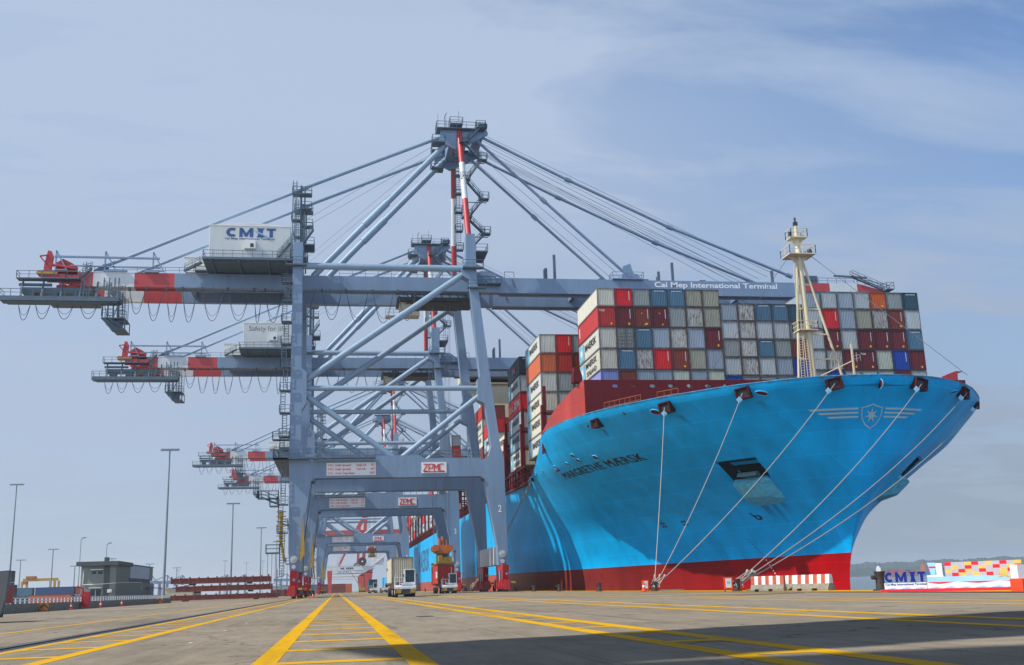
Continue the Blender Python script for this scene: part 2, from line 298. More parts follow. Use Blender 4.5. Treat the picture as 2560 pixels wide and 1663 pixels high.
# manholes and cover plates
for x, y, w, l, lab in [(21.5, 52, 3.6, 1.2, 'long dark steel trench cover in front of the striped barriers'), (-11.2, 33, .9, 1.6, 'small dark cover plate left of the landside rail'), (2.6, 32.5, .5, .8, 'small dark cover plate right of the centre lane')]:
    b = MB(); b.box(x-w/2, x+w/2, y-l/2, y+l/2, -.01, .012); b.box(x-w/2+.1, x+w/2-.1, y-.03, y+.03, .012, .02)
    tag(b.build('cover_plate', mat('cover_plate_steel', (.07,.065,.06), .7)), lab, 'cover plate')
# water
def water_mat():
    M = bpy.data.materials.new('river_water'); M.use_nodes = True; t = M.node_tree; p = t.nodes['Principled BSDF']; p.inputs['Base Color'].default_value = (.075,.125,.15,1); p.inputs['Roughness'].default_value = .18
    g = nn(t, 'ShaderNodeNewGeometry'); mpn = nn(t, 'ShaderNodeMapping'); mpn.inputs['Scale'].default_value = (.5,.18,.5); t.links.new(g.outputs['Position'], mpn.inputs[0])
    n = nn(t, 'ShaderNodeTexNoise', i_Scale=1.0, i_Detail=6.0, i_Roughness=.6); t.links.new(mpn.outputs[0], n.inputs['Vector'])
    bp = nn(t, 'ShaderNodeBump'); bp.inputs['Strength'].default_value = 1; bp.inputs['Distance'].default_value = .8; t.links.new(n.outputs['Fac'], bp.inputs['Height']); t.links.new(bp.outputs[0], p.inputs['Normal'])
    return M
b = MB(); b.poly([(EDGE,-150,-3.4),(6000,-150,-3.4),(6000,6000,-3.4),(EDGE,6000,-3.4)], [(0,1,2,3)]); tag(b.build('river_water', water_mat()), kind='structure')
b = MB()
for i in range(10):
    x = 300+random.random()*320; y = 430+random.random()*330; b.poly([(x,y,-3.39),(x+40,y+2,-3.39),(x+46,y+6,-3.39),(x+5,y+5,-3.39)], [(0,1,2,3)])
tag(b.build('river_wake', WHT), kind='structure')
# far shore: low wooded hills beyond the river
FOL = mat('far_woodland', (.045,.07,.075), .9, var=.35, scale=.05)
b = MB()
def ridge(ang0, ang1, R, hf, n=260, depth=260):
    P = []; 
    for i in range(n+1):
        a = math.radians(ang0+(ang1-ang0)*i/n); x, y = R*math.sin(a), R*math.cos(a); h = hf(math.degrees(a)) + random.uniform(-1.6,1.6)+1.2*math.sin(i*.31); dxn, dyn = math.sin(a), math.cos(a)
        P += [(x,y,-3.5),(x+dxn*4,y+dyn*4,h*.55-1),(x+dxn*depth*.4,y+dyn*depth*.4,h),(x+dxn*depth,y+dyn*depth,h*.6)]
    b.poly(P, [(4*i+k,4*i+4+k,4*i+5+k,4*i+1+k) for i in range(n) for k in range(3)])
hf = lambda a: 29+8.5*np.interp(a, [24,28,32,34,37,40,60], [0,.1,.25,.4,.3,.2,.1])+1.2*math.sin(a*2.1)+.6*math.sin(a*5.3)
ridge(20, 75, 2700, hf, 900, 500)
tag(b.build('far_hills', FOL), kind='structure')
# ---------------------------------------------------------------- ship-to-shore cranes (measured on the nearest one)
O = Vector((9.2, 170.3, 0))
F0, F1, R0, R1 = 158.66, 160.7, 180.6, 182.7         # front frame and rear frame, along the quay
NB, FB = 166.0, 174.5                                 # near and far girder
def crane_parts(root):
    P = lambda b, name, mats: b.build(name, mats, root, O)
    for y0, y1, xi in ((F0, F1, 0), (R0, R1, 0)):
        b = MB(); b.xz([(-6.75,3.9),(-7.0,6.7),(-7.05,17),(-7.15,20),(-7.12,54),(-5.65,54),(-5.55,34),(-4.75,33.2),(-4.75,28.6),(-5.4,27.5),(-5.45,23.2),(-5.2,20.6),(-3.6,19.6),(-3.58,17.15),(-3.98,16.3),(-5.45,6.7),(-5.45,3.9)][::-1], y0, y1)
        P(b, 'leg', CB)
        b = MB(); b.xz([(23.85,3.9),(25.2,3.9),(25.24,6.7),(25.1,20),(24.6,21.8),(23.42,31.8),(22.43,40.8),(21.6,48.5),(21.45,56),(20.0,56),(19.9,51.2),(19.2,50.2),(19.2,49.0),(20.3,48.4),(21.75,32.6),(21.3,32.2),(21.3,28.9),(22.35,28.4),(23.2,21.8),(22.75,20.2),(21.5,19.6),(21.52,17.2),(22.0,16.3),(23.75,6.7)], y0, y1)
        P(b, 'leg', CB)
        b = MB(); b.box(-3.62,21.54,y0+.002,y1-.002,17.18,19.98); b.xz([(5.3,19.98),(12.9,19.98),(12.2,20.5),(6.0,20.5)][::-1] if 0 else [(5.3,19.98),(5.9,20.5),(12.2,20.5),(12.9,19.98)], y0+.1, y1-.1)
        b.cur = 1; b.box(-3.6,21.5,y0-.08,y0+.0,17.05,17.2)
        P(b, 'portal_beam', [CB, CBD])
        yc = (y0+y1)/2
        b = MB(); b.tube((-5.8,yc,50.4),(20.3,yc,50.4),.52,14); P(b, 'cross_tube', CBL)
        b = MB(); b.tube((-5.1,yc,30.95),(22.0,yc,30.95),.40,14); P(b, 'cross_tube', CBL)
        b = MB(); b.tube((-5.5,yc,31.8),(19.6,yc,49.5),.52,14); b.tube((9,yc,42.03),(10.2,yc,42.87),.58,14); P(b, 'diagonal_brace', CBL)
        b = MB(); b.tube((-5.3,yc,30.2),(8.4,yc,20.2),.46,14); P(b, 'diagonal_brace', CBL)
        b = MB(); b.tube((9.5,yc,20.2),(22.3,yc,30.3),.42,14); P(b, 'diagonal_brace', CBL)
    for x0, x1 in ((-6.7,-5.6),(23.9,25.1)):
        b = MB(); b.box(x0,x1,F1,R0,4.0,6.75); b.box(x0+.1,x1-.1,F1,R0,6.75,6.8); P(b, 'sill_beam', GREYBX)
    for x0, x1 in ((-6.9,-5.9),(20.1,21.2)):
        b = MB(); b.box(x0,x1,F1,R0,50.9,53.6); P(b, 'top_girder', CB)
    # girders: rear part with red and white bands, hinged fore boom
    for y in (NB, FB):
        w = 1.45
        b = MB()
        for x0, x1, c in ((-38.1,-31.9,2),(-31.9,-25.8,1),(-25.8,23.4,0)):
            b.cur = c; b.box(x0,x1,y,y+w,48.42,50.75)
            b.cur = c; b.box(x0,x1,y-.12 if y == FB else y+w,y if y == FB else y+w+.25,48.2,48.5)
        b.cur = 1; b.xz([(-38.1,48.42),(-38.1,50.75),(-40,50.7),(-44.6,50.6),(-44.8,50.1),(-40.5,48.42)][::-1], y, y+w)
        b.cur = 3
        for i in range(26): x = -36+i*2.3; b.box(x,x+.12,y-.06,y,48.3,48.55)
        b.rail([(-38,y+.1,50.75),(-8,y+.1,50.75)], 1.0, 2.2, .03); b.rail([(0,y+.1,50.75),(19,y+.1,50.75)], 1.0, 2.2, .03)
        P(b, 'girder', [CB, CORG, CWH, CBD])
        b = MB()
        for x0, x1, c in ((23.4,80.55,0),(80.55,85.2,1),(85.2,90.4,2)):
            b.cur = c; b.box(x0,x1,y,y+w,48.3,50.9)
        b.cur = 1; b.xz([(90.4,48.3),(90.4,50.9),(91.5,50.7),(95.2,49.7),(95.2,48.4)][::-1], y, y+w)
        b.cur = 0; b.xz([(22.4,48.3),(22.4,51.6),(23.4,52.0),(24.6,51.9),(25.8,51.0),(25.8,48.3)][::-1], y-.15, y)
        b.box(26.5,79,y+w,y+w+.25,48.1,48.35)
        b.cur = 3
        for x, h in ((34.44,1.95),(35.95,4.35),(56.7,3.35),(54.2,1.7),(74.85,2.2)): b.box(x-.22,x+.22,y+.3,y+.6,50.9,50.9+h)
        b.beam((27.3,y+.2,50.9),(27.3,y+.2,52.0),.08); b.beam((28.9,y+.2,50.9),(28.9,y+.2,52.0),.08); b.beam((27.3,y+.2,52),(28.9,y+.2,52),.08); b.beam((28.5,y-.05,50.7),(28.9,y-.05,49.3),.1)
        for x in (44,51.8,62,70.5): b.box(x-.5,x+.5,y+.2,y+1,50.9,51.15)
        b.rail([(80,y+.1,50.9),(90,y+.1,50.9)], 1.0, 1.8, .03)
        P(b, 'boom', [CB, CORG, CWH, CBD])
        b = MB(); b.xz([(-38.2,51.0),(-36.2,51.0),(-35.6,52.2),(-36.6,52.2)], y+.2, y+.5); P(b, 'tie_lug', CB)
    b = MB()
    for x in (-37,-24,-9,12,22,40,55,70,88): b.box(x,x+.7,NB+1.45,FB,49.3,50.7)
    P(b, 'girder_cross_beam', CB)
    b = MB(); b.deck(95.2,96.6,164.5,177,49.7); b.rail([(90.6,NB+.2,51),(96.6,NB+.2,49.8)], 1.0, 1.4, .035); b.beam((86.2,NB,52.3),(92.4,NB,52.0),.3); b.stair((89.5,NB,52.3),(95.5,NB,49.8)); b.box(80.4,83.2,NB+.2,NB+1.2,50.9,52.3)
    P(b, 'boom_tip', [CBD])
    # sheave house on the fore boom
    b = MB(); b.xz([(47.6,51),(50.6,51),(50.5,52.0),(49.2,53.9),(47.9,53.4)][::-1], FB+.2, FB+.7); P(b, 'boom_sheave_frame', CB); b = MB(); b.xz([(47.6,51),(50.6,51),(50.5,52.0),(49.7,52.1),(49.2,53.9),(47.9,53.4),(47.9,52.0),(47.6,51.9)][::-1], NB+.2, NB+.7); b.deck(45.8,51.2,165.4,167.8,51.05); P(b, 'boom_sheave_frame', CB)
    # mast
    for (bx,by,bz),(tx,ty,tz),bands in (((20.6,160.3,55.9),(20.1,NB,77.2),(63.2,70.4)),((20.5,180.9,55.9),(20.1,FB+.5,76.8),(60.8,69.0))):
        B = Vector((bx,by,bz)); T = Vector((tx,ty,tz)); b = MB(); zz = [bz,bands[0],bands[1],tz]
        for k, c in ((0,0),(1,1),(2,0)):
            p = B+(T-B)*(zz[k]-bz)/(tz-bz); q = B+(T-B)*(zz[k+1]-bz)/(tz-bz); b.cur = c; b.tube(p, q, .49, 16)
        P(b, 'mast_column', [CORG, CWH])
    for y in (NB+.4, FB+.4):
        b = MB(); b.tube((19.0,y,76.0),(7.8,y,63.8),.50,14); b.tube((7.8,y,63.8),(4.0,y,59.7),.64,14); b.tube((4.0,y,59.7),(-4.2,y,50.7),.52,14); P(b, 'back_leg', CBL)
        b = MB(); b.tube((-37.0,y,51.6),(-6.9,y,65.4),.27,10); b.tube((-6.9,y,65.4),(-5.2,y,66.3),.4,10); b.tube((-5.2,y,66.3),(18.0,y,76.5),.32,10); P(b, 'back_tie', CBL)
        s = [(24.2,76.2),(39,68.9),(56.7,60.7),(78,52.3)]; b = MB()
        for a, c in zip(s[:-1], s[1:]): b.tube((a[0],y,a[1]),(c[0],y,c[1]),.26,8); b.tube((c[0]-.5,y,c[1]+.22),(c[0]+.5,y,c[1]-.22),.42,8)
        P(b, 'fore_tie', CB)
        s = [(22.9,75.9),(34.5,65),(48.7,51.8)]; b = MB()
        for a, c in zip(s[:-1], s[1:]): b.tube((a[0],y,a[1]),(c[0],y,c[1]),.26,8); b.tube((c[0]-.4,y,c[1]+.4),(c[0]+.4,y,c[1]-.4),.4,8)
        P(b, 'fore_tie', CB)
    # head
    b = MB()
    for y in (NB-.3, FB+.5):
        b.xz([(16.6,74.6),(16.9,77.0),(18.8,77.4),(24.9,77.3),(25.1,76.6),(22.8,75.2),(20.6,74.2),(19.4,73.6),(18.3,74.2)], y, y+.5)
    b.box(18.5,21.5,NB,FB+.7,75.2,77.3); b.box(23.6,24.4,NB,FB,76.5,77.1)
    b.tube((23.2,NB,76.9),(23.2,FB,76.9),.45,10)
    P(b, 'mast_head', CB)
    b = MB(); b.deck(16.2,24.6,164.8,167.6,77.2,.12); b.deck(16.2,24.6,174.2,176.8,77.2,.12); b.box(18.6,20.6,167.6,174.2,77.08,77.2); b.deck(18.5,20.7,165,167.4,78.15,.15); b.deck(15.4,17.6,164.6,167,74.6,.2); b.deck(16.0,18.2,173.5,176,73.6,.2)
    b.beam((20.1,NB,78.1),(20.1,NB,80.8),.06); b.beam((16.4,165,77.2),(16.4,165,79.6),.05); b.beam((17.6,165,77.2),(17.6,165,79.3),.14); b.beam((17.6,165,79.3),(17.9,165,79.9),.12); b.box(23.4,24.9,164.9,166,77.5,78.2)
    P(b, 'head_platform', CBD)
    # stairs up the mast, waterside
    b = MB(); zz = [54.5,57.2,60.2,63.6,67.2,71.0,74.4,77.3]; xx = [20.9,23.3]
    for k in range(len(zz)-1):
        x0, x1 = (21.0,23.6) if k % 2 == 0 else (23.6,20.6); yb = 162.6+k*.45
        b.stair((x0,yb-.5,zz[k]),(x1,yb-.5,zz[k+1]), .7); b.deck(x1-.7,x1+.9,yb-1.1,yb+.3,zz[k+1],.12)
        b.beam((20.6,yb+.3,zz[k+1]-.3),(x1+.6,yb+.3,zz[k+1]-.3),.12)
    for k in range(6):
        z = 55+k*3.4; b.deck(19.0,20.2,163.6+k*.3,164.8+k*.3,z,.1); b.ladder((19.6,164.2+k*.3,z),(19.6,164.4+k*.3,z+3.2))
    P(b, 'mast_stair', CBD)
    for a_ in ((19.3,22.6,157.6,F0,50.2,.2,'se'),(21.5,23.4,158,164,53.0,.2),(20.0,23.0,157.8,F0,46.9,.12,'se'),(21.5,26.5,164.6,166,49.6,.15,'s'),(-8.2,-5.0,157.7,F0,50.2,.2,'sw'),(-8.4,-5.0,160.8,164.0,52.2,.2),(-5.6,-4.0,161,165,54.5,.2)):
        b = MB(); b.deck(*a_)
        if a_[4] == 54.5: b.stair((-6.2,163,54.5),(-4.2,163,57.5))
        P(b, 'leg_platform', CBD)
    # light mast over the landside legs
    for y in (NB, FB):
        b = MB(); b.tube((-6.3,y,53.6),(-6.3,y,66.2),.17,8); b.tube((-5.7,y,53.6),(-5.7,y,66),.12,6); b.ladder((-7.3,y-.3,54.4),(-7.3,y-.3,66.8),.7); b.ladder((-7.3,y-.9,55.4),(-7.3,y-.9,66.8),.5,(1,0,0),step=1.0)
        b.deck(-7.8,-6.2,y-1,y+.6,60.0,.1); b.deck(-7.7,-4.6,y-1,y+.8,64.6,.15); b.deck(-6.3,-4.6,y-1,y+.8,62.0,.12); P(b, 'tie_support_mast', CBD)
    # machinery house
    h = MB(); h.poly([(-20,160,51.5),(-7.65,160,51.5),(-7.65,160,56.9),(-13.85,160,57.5),(-20,160,56.9),(-20,180,51.5),(-7.65,180,51.5),(-7.65,180,56.9),(-13.85,180,57.5),(-20,180,56.9)],
        [(0,1,2,3,4),(9,8,7,6,5),(0,4,9,5),(1,6,7,2),(4,3,8,9),(3,2,7,8),(0,5,6,1)])
    n = 40
    for i in range(n):
        x = -20+(i+.5)*12.35/n; top = 56.85+.6*(1-abs(x+13.85)/6.2); h.box(x-.05,x+.05,159.95,160,51.5,top)
    h.box(-20.1,-7.55,159.9,160.02,56.82,56.95)
    hs = P(h, 'machinery_house', HOUSE)
    d = MB(); d.box(-14.6,-12.9,159.3,160,53.0,54.4); d.build('door', HOUSE, hs, (0,0,0)).location = (0,0,0); 
    hs.children[0].data.transform(Matrix.Translation(-O))
    d = MB(); d.box(-13.7,-13.2,159.27,159.3,53.2,53.8); w_ = d.build('window', GLASS, hs); w_.data.transform(Matrix.Translation(-O))
    b = MB(); b.box(-24.7,-20.5,169,176,51.9,54.4); b.box(-24.9,-20.3,168.9,176.1,54.4,54.5); P(b, 'electrical_cabin', HOUSE)
    b = MB(); b.box(-20.8,-7.2,158.9,181,51.05,51.4); b.rail([(-20.7,181,51.4),(-20.7,159,51.4),(-7.3,159,51.4)],1.1,1.5,.035)
    for x in (-19.5,-15.4,-11,-8.2): b.box(x-.15,x+.15,159.2,180.5,50.75,51.05)
    for y in (160,NB+.5,FB,179): b.box(-20.4,-7.5,y-.12,y+.12,50.8,51.05)
    b.stair((-9.6,159.4,51.4),(-7.6,159.4,54.0)); b.deck(-22.6,-20.8,164.5,166,50.95,.1); b.stair((-24.2,165,50.9),(-21.6,165,52.3))
    P(b, 'house_platform', CBD)
    # backreach: walkways, red boom-latch tower, hanging platform
    b = MB(); b.box(-50.7,-33.4,162.9,165.2,45.2,45.9); b.box(-50.0,-33.6,163.2,165.0,45.0,45.2); b.rail([(-50.7,162.9,45.9),(-33.5,162.9,45.9)],1.1,1.5,.04); b.rail([(-50.7,165.1,45.9),(-50.7,162.9,45.9)],1.1)
    b.box(-48.6,-38,165.6,168,47.3,48.0); b.box(-48.8,-44,165.4,165.8,48.2,48.6); b.box(-46,-38.5,173,175,47.2,48.2)
    for x in (-48.2,-45.2,-42.4,-39.6,-37.2,-35.2): b.beam((x,164.4,45.9),(x,165.6,49.0),.22)
    b.deck(-49,-43.6,164.6,166.2,49.3,.18,'sw'); b.deck(-45.2,-39.8,164.4,166,49.3,.16,'s'); b.stair((-39.8,165,49.35),(-38.2,165,51.0)); b.ladder((-38.6,164.2,46),(-38.6,165.2,52.2),.9); b.ladder((-39.2,164.1,46),(-39.2,165.1,52),.5)
    for x in (-47.8,-44.5,-41): b.box(x,x+1.3,165.8,167.5,46.4,47.4)
    P(b, 'maintenance_walkway', CBD)
    b = MB(); b.xz([(-45.6,50.4),(-44.5,50.4),(-44.2,53.2),(-44.6,54.1),(-45.1,54.2),(-45.5,52)], NB+.1, NB+.5); b.xz([(-45.4,50.4),(-44.3,50.4),(-44.0,53),(-44.9,54.0)], FB, FB+.4)
    b.xz([(-43.6,50.6),(-41.0,50.6),(-40.6,51.6),(-41.4,52.2),(-42.8,52.9),(-43.8,52.2)], NB+.2, NB+1.0); b.beam((-46.2,NB,53.2),(-45.0,NB,53.4),.2); b.beam((-46.2,NB,53.2),(-45.2,NB,52.0),.2)
    b.box(-46.4,-40.5,NB,NB+1.4,50.2,50.9); b.tube((-44.2,NB,51.8),(-40.6,NB,51.2),.25,8); b.box(-44.8,-42.2,NB-.2,NB,48.9,50.3); b.box(-43.5,-38.1,NB+.2,FB,48.0,48.6)
    b.cur = 1; b.box(-46.5,-43.4,NB-.3,NB-.1,50.3,50.6)
    P(b, 'boom_latch_tower', [CRED, YEL])
    b = MB()
    for x in (-43.75,-36.4,-29.15):
        b.beam((x,NB-.1,50.8),(x,NB-.1,54.1),.2); b.beam((x,NB-.1,54.1),(x+1.7,NB-.1,50.9),.2); b.beam((x,NB-.1,51.0),(x+1.6,NB-.1,51.0),.15)
    b.beam((-44.0,NB-.1,53.15),(-28.2,NB-.1,53.1),.28); b.beam((-41.6,NB-.1,51.7),(-28,NB-.1,51.5),.2); b.box(-30.4,-28.2,NB-.4,NB,50.75,51.1); b.box(-36.6,-33,NB-.4,NB,50.8,51.05)
    P(b, 'davit_frame', CB)
    b = MB()
    for x in (-36.0,-35.2,-34.4,-33.8): b.beam((x,164.2,43),(x,164.2,49.3),.16); b.beam((x,168,43),(x,167.5,48),.16)
    for z in np.arange(43.2,46,.55): b.beam((-35.3,164.1,z),(-34.3,164.1,z),.08); b.beam((-33.6,165,z),(-32.8,165,z),.05)
    b.beam((-36,164.2,49),(-34.4,164.2,46.5),.1); b.ladder((-33.2,164.4,42.5),(-33.2,164.4,48.4),.7); b.ladder((-32.6,165,42.0),(-32.6,165,46.4),.5)
    b.box(-36.1,-32.6,164,168,42.75,42.9); b.stair((-35.6,164.4,42.7),(-33.6,164.4,41.0),.7,(0,1,0)); b.stair((-35.6,167.4,42.7),(-33.6,167.4,41.0),.7,(0,1,0)); b.box(-34.4,-32.5,164,168,41.0,41.12); b.rail([(-34.4,164,41.1),(-32.5,164,41.1)],1.1,.9,.035)
    for yy in (164,168): b.beam((-36.1,yy,42.8),(-34.4,yy,41.1),.16); b.beam((-32.6,yy,42.8),(-32.6,yy,41.0),.12); b.beam((-35,yy,42.8),(-32.6,yy,41.1),.1)
    b.box(-34.9,-33.4,165,167,41.3,42.6); b.rail([(-36.1,164,43.1),(-32.4,164,42.8)],1.1,.9,.035)
    P(b, 'hanging_platform', CBD)
    # festoon loops
    b = MB(); x1 = lambda px: -50.7+(px-10)*.02135; zb = lambda py: 46.07-(py-715)*.02126
    for a, c, bt, zt in [(110,190,875,45.2),(225,325,865,45.2),(370,485,865,45.2),(530,650,860,45.2),(700,790,870,45.2),(870,975,820,47.6),(990,1098,872,47.8),(1130,1213,878,47.8),(1243,1343,880,47.8),(1385,1535,868,47.8),(1570,1725,863,47.8),(1760,1812,883,47.8),(1840,1960,876,47.8),(2015,2200,858,47.8),(2260,2400,850,47.8),(2440,2600,868,47.8),(2640,2790,872,47.8),(2830,2960,850,47.8)]:
        xa, xb, z0 = x1(a), x1(c), zb(bt)
        for r, e in ((.05,0),(.03,.8)):
            pts = [(xa+(xb-xa)*t, 165.3, (z0+e)+(zt-z0-e)*(abs(2*t-1)**2.2)) for t in [i/14 for i in range(15)]]; b.path(pts, r, 5)
        b.box(xa-.25,xa+.1,165.1,165.7,zt,zt+.5); P(b, 'festoon_loop', CABLE); b = MB()
    # hoist ropes to the fore boom and to the rear
    b = MB()
    for k, (xe, ze) in enumerate(((76,52.6),(74.5,52.4),(73,52.2),(71.5,52.0),(69,51.6))):
        for y in (167.2+.5*k, 173.6-.4*k): b.tube((24.3,y,77.2-.35*k),(xe,y,ze),.035,4)
    for y in (168.5,172): b.tube((22,y,75.5),(47.5,y,52.8),.035,4); b.tube((17,y,76),(-12,y,57),.035,4); b.tube((17,y,75),(-6,y,54),.035,4)
    P(b, 'hoist_rope', WIRE)
    # trolley
    b = MB(); b.box(9.5,22.2,167.6,173.6,47.2,47.8); b.box(11,20,168,173,46.9,47.2)
    for i in range(9): b.beam((9.6+i*1.4,167.5,48.2),(10.3+i*1.4,167.5,47.2),.12)
    b.rail([(9.3,167.4,47.8),(22,167.4,47.8)],.9,1.3,.035); tr = P(b, 'trolley', DARK)
    d = MB(); d.box(9.9,12.5,168.6,171,45.6,48.0); d.box(10.5,13.2,168.5,171,44.9,45.6); d.deck(7.6,10.2,168.6,170.4,44.9,.2,'s'); d.box(8.2,9.2,168.6,169.6,44.3,44.8)
    d.cur = 1; d.box(11.9,13.1,168.4,168.5,45.7,46.8); d.box(12.5,13.2,168.6,171,45.6,47.0)
    cabo = d.build('operator_cab', [BEIGE, GLASS], tr); cabo.data.transform(Matrix.Translation(-O))
    # landside ladder tower
    b = MB(); z = 3.0; k = 0; zs = [3.2,9.5,13.6,20.2,23.6,27.2,30.6,34.2,37.8,41.3,44.6,47.6]
    for z0, z1 in zip(zs[:-1], zs[1:]):
        xo = -7.9 if k % 2 == 0 else -8.2
        b.ladder((xo,158.9,z0),(xo,158.9,z1-.2),.62,step=.36,r=.045); b.beam((xo-.35,158.4,z0+1.2),(xo-.35,158.4,z1),.06); b.beam((xo+.35,158.4,z0+1.2),(xo+.35,158.4,z1),.06)
        for q in np.arange(z0+1.4, z1, .8): b.beam((xo-.35,158.4,q),(xo+.35,158.4,q),.05); b.beam((xo-.35,158.4,q),(xo-.35,158.9,q),.05)
        b.deck(-8.7,-7.15,158.3,160.2,z1-.1,.12,'sw'); k += 1
    b.deck(-10.2,-8.3,158.2,160,6.6,.2); b.beam((-9.9,158.6,2.2),(-9.9,158.6,6.5),.06); b.beam((-9.3,158.6,2.2),(-9.3,158.6,6.5),.06); b.beam((-8.8,158.6,2.2),(-8.8,158.6,6.5),.06); b.beam((-9.9,158.6,2.2),(-8.8,158.6,2.2),.06)
    b.deck(-9.8,-8.5,158.3,160,13.3,.15); b.stair((-11,159,14.6),(-8.8,159,13.6)); b.deck(-11.5,-8.6,158.3,159.6,14.4,.12); b.ladder((-8.2,158.7,.6),(-8.2,158.7,4.2),.6)
    P(b, 'access_ladder', CBD)
    b = MB(); b.tube((-8.1,158.9,8.2),(-8.1,158.9,11.6),.26,10); b.tube((-8.1,158.9,8.2),(-7.5,158.9,5.2),.2,8); b.box(-8.4,-7.8,158.5,159.2,11.6,12.4)
    for q in np.arange(8.2,12.6,.7): b.box(-8.75,-7.45,158.2,159.5,q,q+.08)
    P(b, 'anchor_cable_guide', YEL)
    b = MB(); b.box(-9.4,-3.4,157.5,F0,20.0,20.25); b.rail([(-9.4,157.5,20.2),(5.6,157.5,20.2)],1.2,1.3,.04); b.box(-3.4,5.6,157.4,158.6,20.0,20.12); b.rail([(12.6,158.9,19.98),(22.4,158.9,19.98)],1.2,1.3,.04); b.rail([(-3.3,R0+.2,19.98),(21.3,R0+.2,19.98)],1.2,1.5,.04); b.rail([(-9.4,157.5,20.2),(-9.4,R1,20.2)],1.2,1.5,.04)
    b.deck(-9.4,-7.2,157.5,R1,20.2,.2,''); b.deck(-9.6,-7.2,157.8,159.6,23.0,.1); b.box(14,16.6,R0-1.2,R0,20,21.3)
    P(b, 'portal_walkway', CBD)
    b = MB(); b.xz([(-4.9,12.2),(-4.65,6.2),(-5.3,5.2),(-5.3,6.6),(-4.85,12.2)][::-1], 158.2, 158.6); P(b, 'hazard_fin', YEL)
    for xh in (24.45, -6.2):
        b = MB(); b.disc((xh,F0-.1,5.5),.52,20,'y',.2)
        for k in range(6): a = k*math.pi/3; b.beam((xh,F0-.25,5.5),(xh+.45*math.cos(a),F0-.25,5.5+.45*math.sin(a)),.06)
        P(b, 'maintenance_hatch', GREYBX); b = MB(); b.disc((xh,F0-.1,4.45),.3,16,'y',.2); P(b, 'vent_cover', GREYBX)
    b = MB(); q = [(-5.0,6.8),(-3.9,16.4),(-3.1,17.1)]
    b.path([(x+.12,F0-.1,z) for x, z in q],.06); b.path([(-3.1,F0-.1,17.06),(21.2,F0-.1,17.06),(21.9,F0-.1,16.3)],.06); b.disc((-3.6,F0-.1,16.6),.3,10); b.disc((21.7,F0-.1,16.6),.3,10)
    P(b, 'cable_conduit', DARK)
    # bogies, one set under each corner
    for x in (-6.15, 24.55):
        for yc in (F0+1.2, R1-1.2):
            b = MB(); b.cur = 0
            s = 1 if yc < 170 else -1
            for dy in (-2.4, 2.4):
                b.prism([(x-.45,yc+dy-1.3,3.9),(x-.45,yc+dy+1.3,3.9),(x-.45,yc+dy+.55,1.7),(x-.45,yc+dy-.55,1.7)], (.9,0,0))
                b.box(x-.3,x+.3,yc+dy-2.0,yc+dy+2.0,1.15,1.75)
                for e in (-1.15, 1.15):
                    b.box(x-.5,x+.5,yc+dy+e-.95,yc+dy+e+.95,.45,1.25); b.box(x-.75,x-.45,yc+dy+e-.3,yc+dy+e+.3,.5,1.5); b.box(x-.9,x+.6,yc+dy+e-.9,yc+dy+e-.7,.55,.8); b.box(x-.62,x+.62,yc+dy+e-.1,yc+dy+e+.1,1.25,1.75)
                    b.cur = 1
                    for w in (-.48,.48): b.disc((x,yc+dy+e+w,.42),.40,14,'x',.34)
                    b.cur = 0
            b.box(x-.5,x+.5,yc-2.9,yc+2.9,3.1,3.9)
            b.box(x-.35,x+.35,yc-4.7,yc-4.4,.3,1.6); b.tube((x+.8,yc-2,.9),(x+.8,yc+1,.9),.32,10)
            b.cur = 1; b.prism([(x-.2,yc-.7,3.9),(x-.2,yc+.7,3.9),(x-.2,yc+.2,.7),(x-.2,yc-.2,.7)], (.4,0,0)) if 0 else None
            b.cur = 2; b.box(x+.7,x+1.3,yc-4.1,yc-3.4,1.2,1.5); b.cur = 3; b.disc((x+1.2,yc-4.6,.55),.5,14,'x',.4)
            b.cur = 4; b.prism([(x-.47,yc-.9,3.9),(x-.47,yc+.9,3.9),(x-.47,yc+.35,.5),(x-.47,yc-.35,.5)], (.7,0,0)); b.disc((x+.1,yc-3.6,2.6),.2,14)
            P(b, 'bogie', [CRED, DARK, YEL, BLACK, CB])
